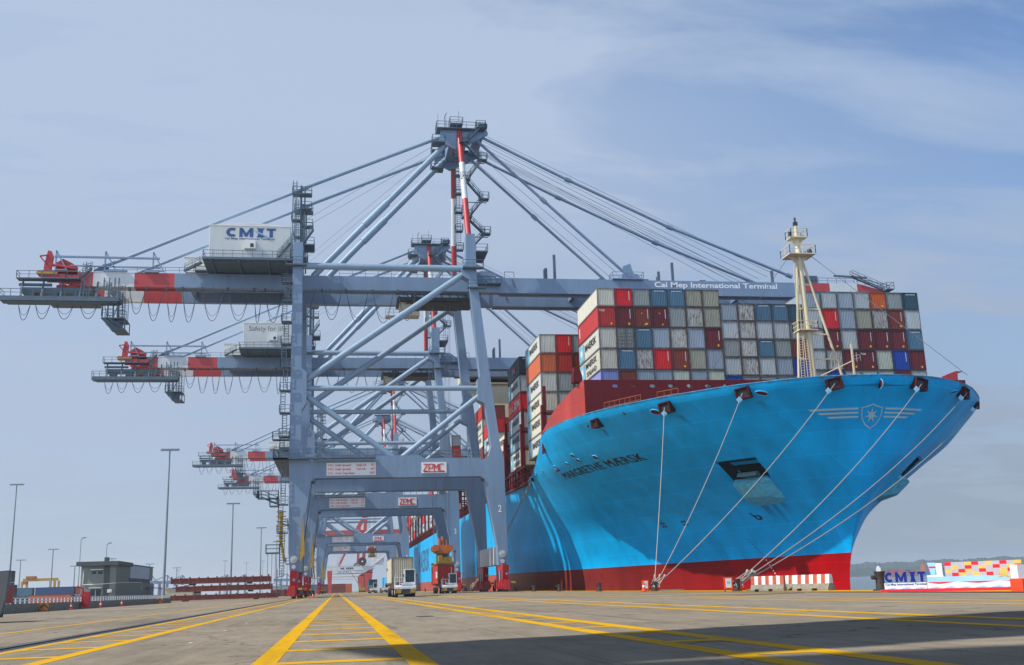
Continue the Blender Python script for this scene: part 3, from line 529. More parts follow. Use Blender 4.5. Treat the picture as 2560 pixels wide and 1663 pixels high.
def crane_signs(root, num, house):
    for x0, x1, z0, z1, lines in ((-1.66,5.63,17.56,19.47,None),(12.45,16.25,17.72,19.38,'ZPMC')):
        b = MB(); b.box(x0,x1,F0-.09,F0-.02,z0,z1); s = b.build('sign', SIGN, root, O)
        if lines:
            # angular block letters
            m_ = MB(); h = 1.05; y = F0-.12; z = z0+.32; t = .15
            def seg(a, c): m_.beam((a[0],y,a[1]),(c[0],y,c[1]),.03 if 0 else .04,t,(0,1,0)) if 0 else m_.beam((a[0],y,a[1]),(c[0],y,c[1]),t,.03,(0,1,0))
            x = x0+.3; w = .62; g = .2
            for ch in 'ZPMC':
                L, R_, B_, T_ = x, x+w, z, z+h
                Q = {'Z':[((L,T_),(R_,T_)),((R_,T_),(L,B_)),((L,B_),(R_,B_))],'P':[((L,B_),(L,T_)),((L,T_),(R_,T_)),((R_,T_),(R_,B_+.45)),((R_,B_+.45),(L,B_+.45))],
                     'M':[((L,B_),(L,T_)),((L,T_),(L+w/2,B_+.45)),((L+w/2,B_+.45),(R_,T_)),((R_,T_),(R_,B_))],'C':[((R_,T_),(L,T_)),((L,T_),(L,B_)),((L,B_),(R_+.1,B_))]}[ch]
                for k in Q: seg(*k)
                x += w+g
            m_.box(x0+.35,x1-.25,y-.015,y+.015,z0+.16,z0+.3)
            m_.build('lettering', REDT, s, O)
        else:
            for i, (a, c, d) in enumerate((('S.W.L  Under Spreader','Single Lift','50T'),('S.W.L  Under Spreader','Twin Lift','65T'),('S.W.L  Under Cargo Beam','','100T'))):
                zz = z1-.52-i*.6
                text('lettering', a, REDT, lambda u, v, w: (x0+.18+u, F0-.11, zz+v), s, O, size=.47, bold=.015, sx=.78)
                if c: text('lettering', c, REDT, lambda u, v, w: (x0+4.42+u, F0-.11, zz+v), s, O, size=.47, bold=.015, sx=.78)
                text('lettering', d, REDT, lambda u, v, w: (x1-.15+u, F0-.11, zz+v), s, O, size=.47, bold=.015, sx=.8, align='RIGHT')
    text('leg_number', num, WHT, lambda u, v, w: (23.95+u, F0-.03, 11.75+v), root, O, size=1.5, bold=.01, sx=.8)
    hs = [c for c in root.children if c.name.startswith('machinery_house')][0]
    if house == 'CMIT':
        lb = MB(); cmit(lb, lambda u, v, w: (-17.45+u, 159.93, 55.02+v), 7.35, 1.5); lb.build('lettering', NAVY, hs, O)
        lb = MB()
        for i in range(3): lb.path([(-13.1+.2*i+t*2.3, 159.88, 56.1-.32*i*.6-t*.9-.3*t*t) for t in [k/8 for k in range(9)]], .05, 4)
        lb.build('emblem', mat('emblem_light_blue', (.25,.5,.75), .5), hs, O)
        text('lettering', 'Cai Mep International Terminal', NAVY, lambda u, v, w: (-17.65+u, 159.93, 54.5+v), hs, O, size=1, bold=.02, fit=(7.6,.42))
        bm = [c for c in root.children if c.name.startswith('boom') and c.name.split('.')[0] == 'boom'][0]
        text('lettering', 'Cai Mep International Terminal', WHT, lambda u, v, w: (53.2+u, NB-.03, 49.4+v), bm, O, size=1, bold=.025, fit=(22.2,1.25))
    elif house:
        text('lettering', house, GREYT, lambda u, v, w: (-18.9+u, 159.93, 55.2+v), hs, O, size=1.55, bold=-.005, sx=.95)
grp = 'blue quay cranes in a row along the berth'
proto = thing('quay_crane', tuple(O), 'nearest blue ship to shore crane, number 2 on its leg, CMIT on the house', 'quay crane', grp)
crane_parts(proto)
blank = copy_tree(proto)
crane_signs(proto, '2', 'CMIT')
cranes = [proto]
for i, (yc, num, house, lab) in enumerate([(232.5,'3','Safety for life','second blue quay crane, number 3 on its leg, Safety for on the white house'),
        (391,'4','','third blue quay crane in the row, number 4 on its leg, smaller and hazier'),
        (474,'5','','fourth and farthest blue quay crane of the row, palest in the haze'),
        (-5.0,'1','','unseen blue quay crane beside the camera, holding the added frame that shades the foreground')]):  # unseen crane; the frame added below it casts the foreground shadow
    c = blank if i == 0 else copy_tree(blank)
    c.location = (O.x, yc, 0); c['label'] = lab; cranes.append(c)
for c, num, house in zip(cranes[1:], '3451', ('Safety for life','','','')): crane_signs(c, num, house)

# unseen steel frame, added beside the camera to throw the foreground shadow
for ch in cranes[4].children:
    if ch.name.startswith('trolley'): ch.location.x -= 30
SH = 30.0; kx = math.cos(SUN_A)/math.tan(SUN_E)*SH; ky = -math.sin(SUN_A)/math.tan(SUN_E)*SH
ft = thing('steel_frame', (9.6-kx, 15.9-ky, SH), 'unseen rust red steel frame added beside the camera to cast the foreground shadow', 'steel frame', None, math.radians(15))
b = MB(); b.box(-9.3,9.3,-2.9,2.9,0,.9)
for i in range(9): b.box(-9.3+i*2.25,-9.1+i*2.25,-3,3,-.1,.95)
b.build('beam', CRED, ft); b = MB()
for x_ in (-6,6):
    for y_ in (-1.5,1.5): b.tube((x_,y_,.9),(x_*.3,y_-15,18),.05,4)
b.build('shadow_frame_rope', WIRE, ft)
# ---------------------------------------------------------------- container ship
CX = 58.3
us=[0,.25,1.3,3.7,6.7,10,13.2,17.2,20.7,24.7,29.2,36,43,80,420]; ub=[0,3,7,11,14.7,17.5,20,22.6,24.6,26.3,27.7,28.9,29.2,29.2,29.2]
ls=[0,10,20,30,40,50,60,70,80,90,420]; lb=[0,4.9,9.6,14,18.4,22.4,25.3,27.3,28.5,29.1,29.2]
stz=[-4,0,3.4,5.5,8,10,13,17,19.2,22,27]; sty=[116.4,116.2,115.2,114,112.2,110.9,109.2,107.6,106.4,104.3,104.3]
wz=[-4,3,6.2,8,12.3,14.7,17.5,20.75,22,27]; ww=[0,0.01,.06,.1,.39,.59,.83,.98,1.02,1.02]
def pch(xs, ys):          # monotone cubic through the measured points
    xs = np.array(xs, float); ys = np.array(ys, float); h = np.diff(xs); d = np.diff(ys)/h; m_ = np.zeros(len(xs)); m_[0] = d[0]; m_[-1] = d[-1]
    for i in range(1, len(xs)-1):
        if d[i-1]*d[i] > 0: w1 = 2*h[i]+h[i-1]; w2 = h[i]+2*h[i-1]; m_[i] = (w1+w2)/(w1/d[i-1]+w2/d[i])
    def f(x):
        x = min(max(x, xs[0]), xs[-1]); i = min(max(int(np.searchsorted(xs, x))-1, 0), len(h)-1); t = (x-xs[i])/h[i]
        return ((1+2*t)*(1-t)**2)*ys[i]+t*(1-t)**2*h[i]*m_[i]+t*t*(3-2*t)*ys[i+1]+t*t*(t-1)*h[i]*m_[i+1]
    return f
fu, fl, fst, fw = pch([u**.5 for u in us], ub), pch(ls, lb), pch(stz, sty), pch(wz, ww)
def half(Y, z):
    s = max(Y-fst(z), 0); w = fw(z); return (1-w)*fl(s)+w*fu(s**.5)
def near(Y, z, off=0.): return (CX-half(Y, z)-off, Y, z)
def on_bow(X, z, off=.04):         # point of the bow shell at this X and height
    a, c = fst(z), fst(z)+60
    for _ in range(40):
        mid = (a+c)/2
        if half(mid, z) < abs(X-CX): a = mid
        else: c = mid
    return (X, (a+c)/2-off, z)
def top(Y):
    if Y < 129.98: return 22.0
    return float(np.interp(Y, [130,147.5,160,164,168], [26.5,21.9,17.9,17.1,16.85]))
def hull_mat():
    M = bpy.data.materials.new('hull_paint'); M.use_nodes = True; t = M.node_tree; p = t.nodes['Principled BSDF']; p.inputs['Roughness'].default_value = .42; p.inputs['Specular IOR Level'].default_value = .2
    g = nn(t, 'ShaderNodeNewGeometry'); s = nn(t, 'ShaderNodeSeparateXYZ'); t.links.new(g.outputs['Position'], s.inputs[0])
    def mth(op, a, b_=None, c=None):
        n = nn(t, 'ShaderNodeMath', operation=op)
        for i, v in enumerate((a, b_, c)):
            if v is None: continue
            if isinstance(v, (int, float)): n.inputs[i].default_value = v
            else: t.links.new(v, n.inputs[i])
        return n.outputs[0]
    def mixc(f, a, c):
        q = nn(t, 'ShaderNodeMix', data_type='RGBA'); t.links.new(f, q.inputs[0])
        for i, v in ((6, a), (7, c)):
            if isinstance(v, tuple): q.inputs[i].default_value = (*v, 1)
            else: t.links.new(v, q.inputs[i])
        return q.outputs[2]
    mr = nn(t, 'ShaderNodeMapRange'); mr.inputs['From Min'].default_value = 115; mr.inputs['From Max'].default_value = 165; mr.inputs['To Min'].default_value = 3.35; mr.inputs['To Max'].default_value = 2.95; t.links.new(s.outputs['Y'], mr.inputs[0])
    red = mth('LESS_THAN', s.outputs['Z'], mr.outputs[0])
    up = mth('MULTIPLY', mth('GREATER_THAN', s.outputs['Z'], 22.02), mth('GREATER_THAN', s.outputs['Y'], 129.9))
    # uv along the plating: Y/Z
    cb_ = nn(t, 'ShaderNodeCombineXYZ'); t.links.new(s.outputs['Y'], cb_.inputs[0]); t.links.new(s.outputs['Z'], cb_.inputs[1])
    br = nn(t, 'ShaderNodeTexBrick'); br.inputs['Color1'].default_value = (1,1,1,1); br.inputs['Color2'].default_value = (.87,.90,.93,1); br.inputs['Mortar'].default_value = (1.25,1.2,1.15,1); br.inputs['Scale'].default_value = 1
    br.inputs['Mortar Size'].default_value = .045; br.inputs['Brick Width'].default_value = 11; br.inputs['Row Height'].default_value = 2.35; br.inputs['Mortar Smooth'].default_value = .5; t.links.new(cb_.outputs[0], br.inputs['Vector'])
    m1 = nn(t, 'ShaderNodeMapping'); m1.inputs['Scale'].default_value = (.5,.5,.04); t.links.new(g.outputs['Position'], m1.inputs[0]); n1_ = nn(t, 'ShaderNodeTexNoise', i_Scale=1.0, i_Detail=7.0, i_Roughness=.6); t.links.new(m1.outputs[0], n1_.inputs['Vector'])
    n2_ = nn(t, 'ShaderNodeTexNoise', i_Scale=.25, i_Detail=6.0, i_Roughness=.6); t.links.new(g.outputs['Position'], n2_.inputs['Vector'])
    st_ = nn(t, 'ShaderNodeMapRange'); st_.inputs['From Min'].default_value = .35; st_.inputs['From Max'].default_value = .7; st_.inputs['To Min'].default_value = .74; st_.inputs['To Max'].default_value = 1.16; t.links.new(mth('MULTIPLY_ADD', n1_.outputs['Fac'], .5, mth('MULTIPLY', n2_.outputs['Fac'], .5)), st_.inputs[0])
    # boot-top red: mostly painted shade, dark behind the bow, paler and slightly faded midbody
    lit_fade = nn(t, 'ShaderNodeMapRange'); lit_fade.inputs['From Min'].default_value = 150; lit_fade.inputs['From Max'].default_value = 200; t.links.new(s.outputs['Y'], lit_fade.inputs[0])
    bow_shade = nn(t, 'ShaderNodeMapRange'); bow_shade.inputs['From Min'].default_value = 118; bow_shade.inputs['From Max'].default_value = 150; t.links.new(s.outputs['Y'], bow_shade.inputs[0])
    redc = mixc(lit_fade.outputs[0], mixc(bow_shade.outputs[0], (.46,.0,.003), (.20,.014,.012)), (.40,.08,.06))
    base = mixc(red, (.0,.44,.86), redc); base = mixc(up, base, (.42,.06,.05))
    sc = nn(t, 'ShaderNodeVectorMath', operation='SCALE'); t.links.new(base, sc.inputs[0]); t.links.new(st_.outputs[0], sc.inputs['Scale'])
    q = nn(t, 'ShaderNodeMix', data_type='RGBA', blend_type='MULTIPLY'); q.inputs[0].default_value = 1; t.links.new(sc.outputs[0], q.inputs[6]); t.links.new(br.outputs['Color'], q.inputs[7])
    # rust bleeding from the sheer strake
    m3 = nn(t, 'ShaderNodeMapping'); m3.inputs['Scale'].default_value = (1.6,1.6,.25); t.links.new(g.outputs['Position'], m3.inputs[0]); n3 = nn(t, 'ShaderNodeTexNoise', i_Scale=1.0, i_Detail=8.0, i_Roughness=.75); t.links.new(m3.outputs[0], n3.inputs['Vector'])
    z_ = nn(t, 'ShaderNodeMapRange'); z_.inputs['From Min'].default_value = 21.5; z_.inputs['From Max'].default_value = 22; z_.inputs['To Max'].default_value = .25; t.links.new(s.outputs['Z'], z_.inputs[0])
    rr = nn(t, 'ShaderNodeMapRange'); rr.inputs['From Min'].default_value = .62; rr.inputs['From Max'].default_value = .78; rr.inputs['To Max'].default_value = .6; t.links.new(mth('ADD', n3.outputs['Fac'], mth('MULTIPLY', z_.outputs[0], mth('SUBTRACT', 1.0, up))), rr.inputs[0])
    t.links.new(mixc(rr.outputs[0], q.outputs[2], (.12,.06,.03)), p.inputs['Base Color'])
    bp = nn(t, 'ShaderNodeBump'); bp.inputs['Strength'].default_value = .12; bp.inputs['Distance'].default_value = .15; t.links.new(n2_.outputs['Fac'], bp.inputs['Height']); t.links.new(bp.outputs[0], p.inputs['Normal'])
    return M
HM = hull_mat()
RUSTB = mat('anchor_bolster_paint', (.10,.46,.60), .5, var=.25, scale=1.5, dirt=.75, dirtcol=(.20,.15,.04))
ship = thing('container_ship', (CX, 300, 0), 'huge light blue container ship with red waterline moored along the quay', 'ship')
SO = Vector((CX, 300, 0))
SP = lambda b, name, mats, parent=None: b.build(name, mats, parent or ship, SO)
# shell; the anchor pockets are pressed into it
zs = sorted(set(list(np.arange(-4, 12, .8))+[12.0,12.28,12.34,12.8,13.4,14.0,14.46,14.52,15,15.6,16.2,16.85,17.3,17.8,18.4,19,19.6,20.2,20.8,21.4,22.0]))
zup = [22.0,22.6,23.4,24.2,25,25.8,26.5]
ss = sorted(set([0,.03,.1,.22,.4,.7,1.1,1.6,2.2,2.9,3.7,4.6,5.5,6.4,7.0,7.36,7.44,8.2,9,10,11,11.6,12.16,12.24,13,14,15.2,16.5,18,19.5,21,22.8,24.5,26.5,28.5,31,34,37,40,44,48,52,56,60,66,72,80,90,110,140,180,230,290,350,398]))
def depth(s, z): return 2.2*max(0, min(1, min(s-7.38, 12.22-s)/.06))*max(0, min(1, min(z-12.3, 14.5-z)/.05))
b = MB()
for side in (-1, 1):
    P_ = []; 
    for z in zs:
        for s in ss:
            Y = fst(z)+s; zz = min(z, top(Y) if Y > 131 else 22.0); Y2 = Y
            P_.append((CX+side*max(half(Y2, zz)-depth(s, z), 0), Y2, zz))
    n = len(ss); F = []
    for i in range(len(zs)-1):
        for j in range(n-1):
            q = (i*n+j, i*n+j+1, (i+1)*n+j+1, (i+1)*n+j)
            if abs(P_[q[0]][2]-P_[q[3]][2])+abs(P_[q[1]][2]-P_[q[2]][2]) < .01: continue
            F.append(q if side < 0 else q[::-1])
    b.poly(P_, F, True)
    ys = [130,131.5,133,135,137,139,141,143,145,147.4]; P_ = [near(Y, min(z, top(Y))) for z in zup for Y in ys]
    if side > 0: P_ = [(2*CX-p[0], p[1], p[2]) for p in P_]
    n = len(ys); F = [(i*n+j, i*n+j+1, (i+1)*n+j+1, (i+1)*n+j)[::-side] for i in range(len(zup)-1) for j in range(n-1) if P_[i*n+j][2] < P_[(i+1)*n+j][2]-.005 or P_[i*n+j+1][2] < P_[(i+1)*n+j+1][2]-.005]
    b.poly(P_, F, True)
b.poly([(CX-29.2,514,-4),(CX+29.2,514,-4),(CX+29.2,514,16.85),(CX-29.2,514,16.85)], [(0,1,2,3)])
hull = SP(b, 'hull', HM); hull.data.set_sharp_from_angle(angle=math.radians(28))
# decks
b = MB(); ysd = [104.4,105.5,108,112,118,124,130.2]; L_ = [(CX-half(Y,21)+.1, Y, 20.9) for Y in ysd]; R_ = [(2*CX-x, y, z) for x, y, z in reversed(L_)]
b.poly(L_+R_, [tuple(reversed(range(len(L_+R_))))]); SP(b, 'forecastle_deck', MAROON)
b = MB(); b.box(CX-29,CX+29,164,513,16.4,16.7); b.box(CX-27,CX+27,148,513,16.7,19.35); b.box(CX-26.5,CX+26.5,131,148,20.5,21.0); SP(b, 'main_deck', MAROON)
b = MB()      # cap rail along the bulwark
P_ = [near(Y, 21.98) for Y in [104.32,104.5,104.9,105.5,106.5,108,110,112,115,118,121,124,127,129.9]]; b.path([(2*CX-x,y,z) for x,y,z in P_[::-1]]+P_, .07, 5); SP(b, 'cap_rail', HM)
# breakwater wall with real oval lightening holes
cu = bpy.data.curves.new('w', 'CURVE'); cu.dimensions = '2D'; cu.fill_mode = 'BOTH'; cu.extrude = .12
def spl(pts):
    sp = cu.splines.new('POLY'); sp.points.add(len(pts)-1); sp.use_cyclic_u = True
    for i, (x, y) in enumerate(pts): sp.points[i].co = (x, y, 0, 1)
zz_ = [21.3,21.9,22,23,24,25,26.45]; ins = lambda z: .3 if z < 21.95 else .04
spl([(CX-half(130, z)+ins(z), z) for z in zz_]+[(CX+half(130, z)-ins(z), z) for z in reversed(zz_)])
for i in range(19):
    xh = 35.5+i*2.52; spl([(xh+.42*math.cos(a), 25.65+.24*math.sin(a)) for a in [k*math.pi/8 for k in range(16)]])
spl([(39.6+.55*math.cos(a), 22.2+.4*math.sin(a)) for a in [k*math.pi/8 for k in range(16)]])
wo = bpy.data.objects.new('w', cu); COL.objects.link(wo); me = bpy.data.meshes.new_from_object(wo.evaluated_get(bpy.context.evaluated_depsgraph_get())); bpy.data.objects.remove(wo)
b = MB(); b.poly([(v.co.x, 130.1+v.co.z, v.co.y) for v in me.vertices], [tuple(p.vertices) for p in me.polygons]); SP(b, 'breakwater', MAROON)
b = MB(); b.box(30.2,31.4,131,132.6,26.4,27.2); b.prism([(30.2,131,27.2),(31.4,131,27.2),(31.0,131,28.4),(30.4,131,28.4)],(0,1.2,0)); SP(b, 'ventilator', MAROON)
b = MB(); b.xz([(83.2,26.4),(84.8,26.4),(84.9,27.9),(84.0,27.7),(83.0,27.3)],131,132); b.box(84.6,85.6,131,132,27.8,27.9); SP(b, 'ventilator', CRED)
b = MB()
b.rail([(near(121.2,22)[0]+.6,121.2,21.7),(near(127,22)[0]+.6,127,21.7)],1.2,1.0,.025); b.rail([(near(116.5,22)[0]+.6,116.5,21.6),(near(119,22)[0]+.6,119,21.6)],1.2,.9,.025)
SP(b, 'deck_railing', mat('railing_rust', (.35,.09,.03), .6))
# foremast
b = MB(); b.tube((58.8,121,20.9),(58.3,121,41),.41,14,.33); b.tube((58.3,121,41),(58.25,121,45),.36,12,.2); SP(b, 'foremast', CREAM)
fm = [c for c in ship.children if c.name.startswith('foremast')][0]
for p, q, r in (((56.5,121.3,20.9),(58.0,121,40.4),.16),((63.6,121,20.9),(58.7,121,40.4),.17)):
    b = MB(); b.tube(p, q, r, 8); SP(b, 'mast_leg', CREAM, fm)
for z, x0, x1 in ((37.1,57.75,59.6),(33.9,57.5,60.5),(30.6,57.2,61.3),(27.4,56.9,62.1)):
    b = MB(); b.beam((x0,121,z),(x1,121,z-.05),.13,.2); SP(b, 'mast_strut', CREAM, fm)
b = MB(); b.beam((59.2,121,25),(63.5,119.5,26.9),.12); b.beam((63.4,119.5,22),(63.4,119.5,29),.2,.2); b.rail([(63.4,119.5,26.6),(64.6,119.8,26.9)],.8)
SP(b, 'mast_strut', CREAM, fm)
for z, w, hh in ((43.3,1.1,1.0),(40.9,1.75,1.1),(31.0,1.25,1.0)):
    b = MB(); b.deck(58.25-w,58.25+w,121-w*.8,121+w*.8,z,.12); b.prism([(58.25-w*.9,120.9,z-.1),(58.25+w*.9,120.9,z-.1),(58.5,120.9,z-1.0),(58.0,120.9,z-1.0)],(0,.2,0)); SP(b, 'mast_platform', CREAM, fm)
b = MB(); b.ladder((57.1,120.7,21.5),(57.6,120.7,40.8),.45); b.ladder((58.0,120.6,21.5),(57.9,120.6,31),.45); SP(b, 'mast_ladder', CREAM, fm)
b = MB(); b.box(58.0,58.5,120.8,121.2,45.0,45.5); b.tube((58.25,121,45.5),(58.25,121,46.1),.14,8); b.tube((57,120.3,43.4),(57,120.3,43.9),.2,8); b.tube((59.6,120.5,41.1),(59.6,120.5,41.6),.3,8); SP(b, 'mast_light', DARK, fm)
b = MB(); b.tube((59.9,121,41),(70,106.2,22.3),.035,4); b.tube((56.6,121,40.4),(48,131,26.5),.035,4); SP(b, 'mast_stay', WIRE, fm)
# mooring chocks and fairleads set in the shell
def shell_frame(Y, z, side=-1):
    e = .05; p = Vector(near(Y, z)); a = (Vector(near(Y+e, z))-p).normalized(); u = (Vector(near(Y, z+e))-p).normalized(); nrm = a.cross(u).normalized()
    if nrm.x > 0 or (abs(nrm.x) < .05 and nrm.y > 0): nrm = -nrm
    if side > 0: p.x = 2*CX-p.x; a.x *= -1; u.x *= -1; nrm.x *= -1
    return p, a.normalized(), u, nrm
chocks = [(129.0,20.6,-1,.72),(118.2,20.75,-1,.84),(110.3,21.0,-1,.84),(105.35,21.1,-1,.86),(105.35,21.1,1,.84),(110.3,21.0,1,.78),(118.8,21.0,1,.5),(163.2,17.8,-1,.55) if 0 else (162.4,16.9,-1,.34)]
CPOS = []
for Y, z, sd_, w in chocks:
    p, a, u, nr = shell_frame(Y, z, sd_); u = (Vector((0,0,1))+u*.25).normalized(); nr = Vector((nr.x,nr.y,-.05)).normalized(); a = u.cross(nr).normalized(); b = MB(); h = w*.78; t = .16
    us_ = shell_frame(Y, z, sd_)[2]; fl_ = max(0, (us_.x*nr.x+us_.y*nr.y)/max(us_.z,.2)); p = p+nr*(h*fl_*.9)
    P4 = lambda o1, o2, d: [p+a*(-o1)+u*(-o2)+nr*d, p+a*o1+u*(-o2)+nr*d, p+a*o1+u*o2+nr*d, p+a*(-o1)+u*o2+nr*d]
    out_, inn, back = P4(w, h, .22), P4(w-t, h-t, .22), P4(w-t-.2, h-t-.15, -.02)
    base_ = P4(w, h, -.75)
    b.poly(out_+inn+back+base_, [(0,1,5,4),(1,2,6,5),(2,3,7,6),(3,0,4,7),(4,5,9,8),(5,6,10,9),(6,7,11,10),(7,4,8,11),(12,13,1,0),(13,14,2,1),(14,15,3,2),(15,12,0,3)])
    b.cur = 1; b.poly(back, [(0,1,2,3)])
    SP(b, 'mooring_chock', [bpy.data.materials.get('chock_maroon') or mat('chock_maroon', (.045,.006,.008), .6, spec=.2), BLACK]); CPOS.append(p+nr*.15)
for Y, z, sd_, r in [(120.0,20.55,-1,.5),(109.2,20.85,-1,.5),(104.6,21.0,1,.55),(109.0,20.9,1,.4),(113.2,21.0,1,.3)]+[(y_,z_,-1,r_) for y_, z_, r_ in ((159.5,17.5,.22),(155.6,17.45,.22),(148.7,17.3,.3),(143.7,17.2,.3),(140.1,17.85,.38),(139.9,17.2,.38),(135.5,17.05,.45))]:
    p, a, u, nr = shell_frame(Y, z, sd_); b = MB(); R = [p+(a*math.cos(k*math.pi/8)*r*1.25+u*math.sin(k*math.pi/8)*r)+nr*.06 for k in range(17)]
    b.path(R, .07, 6); b.cur = 1; b.poly([p+(a*math.cos(k*math.pi/8)*r*1.2+u*math.sin(k*math.pi/8)*r*.95)+nr*.05 for k in range(16)], [tuple(range(16))]); SP(b, 'fairlead', [mat('fairlead_blue', (.06,.42,.68), .4) if 'fairlead_blue' not in bpy.data.materials else bpy.data.materials['fairlead_blue'], MAROON])
p, a, u, nr = shell_frame(123.8, 21.0); b = MB(); b.poly([p+a*(.16*math.cos(k))+u*(.3*math.sin(k))+nr*.02 for k in [i*math.pi/6 for i in range(12)]], [tuple(range(12))]); SP(b, 'freeing_port', MAROON)
# anchor bolsters below the pockets
for side in (-1, 1):
    def hp(s, z, d):
        Y = fst(z)+s; x, y, zz = near(Y, z, d*.87); y -= d*.5; return ((x if side < 0 else 2*CX-x), y, zz)
    b = MB(); P_ = [hp(11.9,12.45,-.3), hp(7.9,12.45,-.3), hp(8.2,11.7,1.5), hp(11.6,11.7,1.5), hp(11.2,10.2,1.7), hp(8.5,10.2,1.7), hp(10.9,9.3,-.2), hp(8.6,9.3,-.2), hp(12.6,9.9,-.2), hp(7.2,9.9,-.2), hp(12.3,12.1,-.3), hp(7.4,12.1,-.3)]
    b.poly(P_, [(0,1,2,3),(3,2,5,4),(4,5,7,6),(10,0,3,4,8),(1,11,9,5,2),(8,4,6),(5,9,7)]); bo = SP(b, 'anchor_bolster', RUSTB)
    b = MB(); q = [hp(11.0,12.6,-.4), hp(8.6,12.6,-.4), hp(8.6,12.0,1.2), hp(11.0,12.0,1.2)]; 
    for k in range(6):
        t0, t1 = k/6, (k+1)/6
        pa = Vector(q[0]).lerp(Vector(q[3]), t0)+Vector((0,0,.9*math.sin(t0*2.4))); pb = Vector(q[1]).lerp(Vector(q[2]), t0)+Vector((0,0,.9*math.sin(t0*2.4))); pc = Vector(q[1]).lerp(Vector(q[2]), t1)+Vector((0,0,.9*math.sin(t1*2.4))); pd = Vector(q[0]).lerp(Vector(q[3]), t1)+Vector((0,0,.9*math.sin(t1*2.4)))
        b.poly([pa,pb,pc,pd], [(0,1,2,3)], True)
    SP(b, 'anchor_roller', mat('rusty_roller', (.09,.20,.20), .7, var=.3, scale=2.6, dirt=1, dirtcol=(.09,.03,.015)) if 'rusty_roller' not in bpy.data.materials else bpy.data.materials['rusty_roller'], bo)
    p_, a_, u_, n_ = shell_frame(fst(13.5)+9.8, 13.5, side); b = MB(); b.tube(p_-n_*1.7, p_-n_*2.3, .5, 12); SP(b, 'hawse_pipe', BLACK, bo)
    def hq(s_, z, d): x, y, zz = near(fst(z)+s_, z); x += d; return ((x if side < 0 else 2*CX-x), y, zz)
    c_ = [(7.47,12.37),(12.13,12.37),(12.13,14.43),(7.47,14.43)]; q4 = [hq(a_, z_, 2.1) for a_, z_ in c_]+[hq(a_, z_, .25) for a_, z_ in c_]
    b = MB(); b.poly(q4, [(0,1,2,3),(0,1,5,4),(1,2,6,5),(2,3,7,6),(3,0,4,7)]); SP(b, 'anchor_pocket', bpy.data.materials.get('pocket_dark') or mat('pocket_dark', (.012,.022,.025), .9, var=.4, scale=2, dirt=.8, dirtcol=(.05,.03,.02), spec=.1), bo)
b = MB(); rnd = random.Random(3)
for y0_, z0_, w_, l_ in ((121.9,9.4,.35,2.6),(120.6,9.4,.2,3.4),(119.3,9.5,.25,1.8),(135.3,16.6,.14,1.5),(129.2,19.8,.18,1.3),(118.0,19.8,.2,1.6),(110.2,20.1,.2,1.2),(140,17.0,.1,1.0),(148.5,17,.1,.9)):
    for k in range(5):
        dy_ = (k-2)*w_*.5+rnd.uniform(-.05,.05); l2 = l_*rnd.uniform(.35,1); ww_ = w_*.16
        b.poly([near(y0_+dy_-ww_, z0_, .02), near(y0_+dy_+ww_, z0_, .02), near(y0_+dy_+ww_*.2, z0_-l2, .02), near(y0_+dy_-ww_*.2, z0_-l2, .02)], [(0,1,2,3)])
SP(b, 'rust_streak', mat('rust_run', (.01,.22,.38), .8, var=.3, scale=3, dirt=.9, dirtcol=(.14,.08,.03)))
# lettering and marks on the shell
def on_side(y0, z0, k=1.0): return lambda u, v, w: near(y0-u, z0+v, .035)
def nm(u, v, w): Y = 148.9-u; return near(Y, 15.5+v+.012*u, .035)
for e_ in (0, .08, .16): text('ship_name', 'MARGRETHE MÆRSK', BLACK, (lambda u, v, w, e_=e_: nm(u+e_, v, w)), ship, SO, size=1, bold=0, space=1.08, fit=(20.9,.85))
text('ship_lettering', 'MAERSK', mat('hull_letter_grey', (.035,.10,.20), .5), lambda u, v, w: near(387-u, 6.4+v, .05), ship, SO, size=1, bold=.01, fit=(45,7.2))
text('bow_mark', 'b', BLACK, lambda u, v, w: near(125.6-u*2.0, 7.9+v, .035), ship, SO, size=1, bold=.06, fit=(.55,.75)) if 0 else None
b = MB()       # bulbous bow mark
def nq(u, v): return near(124.9-u, 8.1+v, .035)
b.poly([nq(*c) for c in ((0,.55),(.25,.55),(.45,.25),(1.1,.25),(1.3,.05),(1.3,-.2),(1.1,-.35),(.45,-.35),(.3,0))], [tuple(range(9))]); b.cur = 1; b.poly([near(124.9-u, 8.1+v, .05) for u, v in ((.65,.1),(.95,.1),(.95,-.18),(.65,-.18))], [(0,1,2,3)]); SP(b, 'bulb_mark', [BLACK, HM])
for Y in (139.6, 135.7):
    b = MB()
    for e1, e2 in ((.25,.2),(-.25,.2),(.25,-.2),(-.25,-.2)): b.poly([near(Y+e1+.2*math.cos(k), 8.2+e2+.14*math.sin(k), .035) for k in [i*math.pi/5 for i in range(10)]], [tuple(range(10))])
    SP(b, 'thruster_mark', BLACK)
b = MB()
for k in range(16):
    t = k/15; Y = 127.8-2.2*t; z = 5.5-4.9*t; b.cur = 1 if z < 3.3 else 0; b.poly([near(Y-u, z+v, .035) for u, v in ((0,0),(.14,0),(.14,.14),(0,.14))], [(0,1,2,3)])
SP(b, 'draught_mark', [BLACK, WHT])
b = MB(); E = lambda x, z: on_bow(CX+x, z, .05)
EM = mat('emblem_silver', (.42,.55,.58), .5)
for sx in (-1, 1):
    for z0, xa, xb in ((18.62,1.6,6.9),(18.2,1.55,5.9),(17.78,1.5,4.9)):
        n = 12; up_ = [E(sx*(xa+(xb-xa)*i/n), z0+.13) for i in range(n+1)]; lo = [E(sx*(xa+(xb-.35-xa)*i/n), z0-.07) for i in range(n+1)]
        b.poly(up_+lo, [(i,i+1,n+2+i,n+1+i) for i in range(n)])
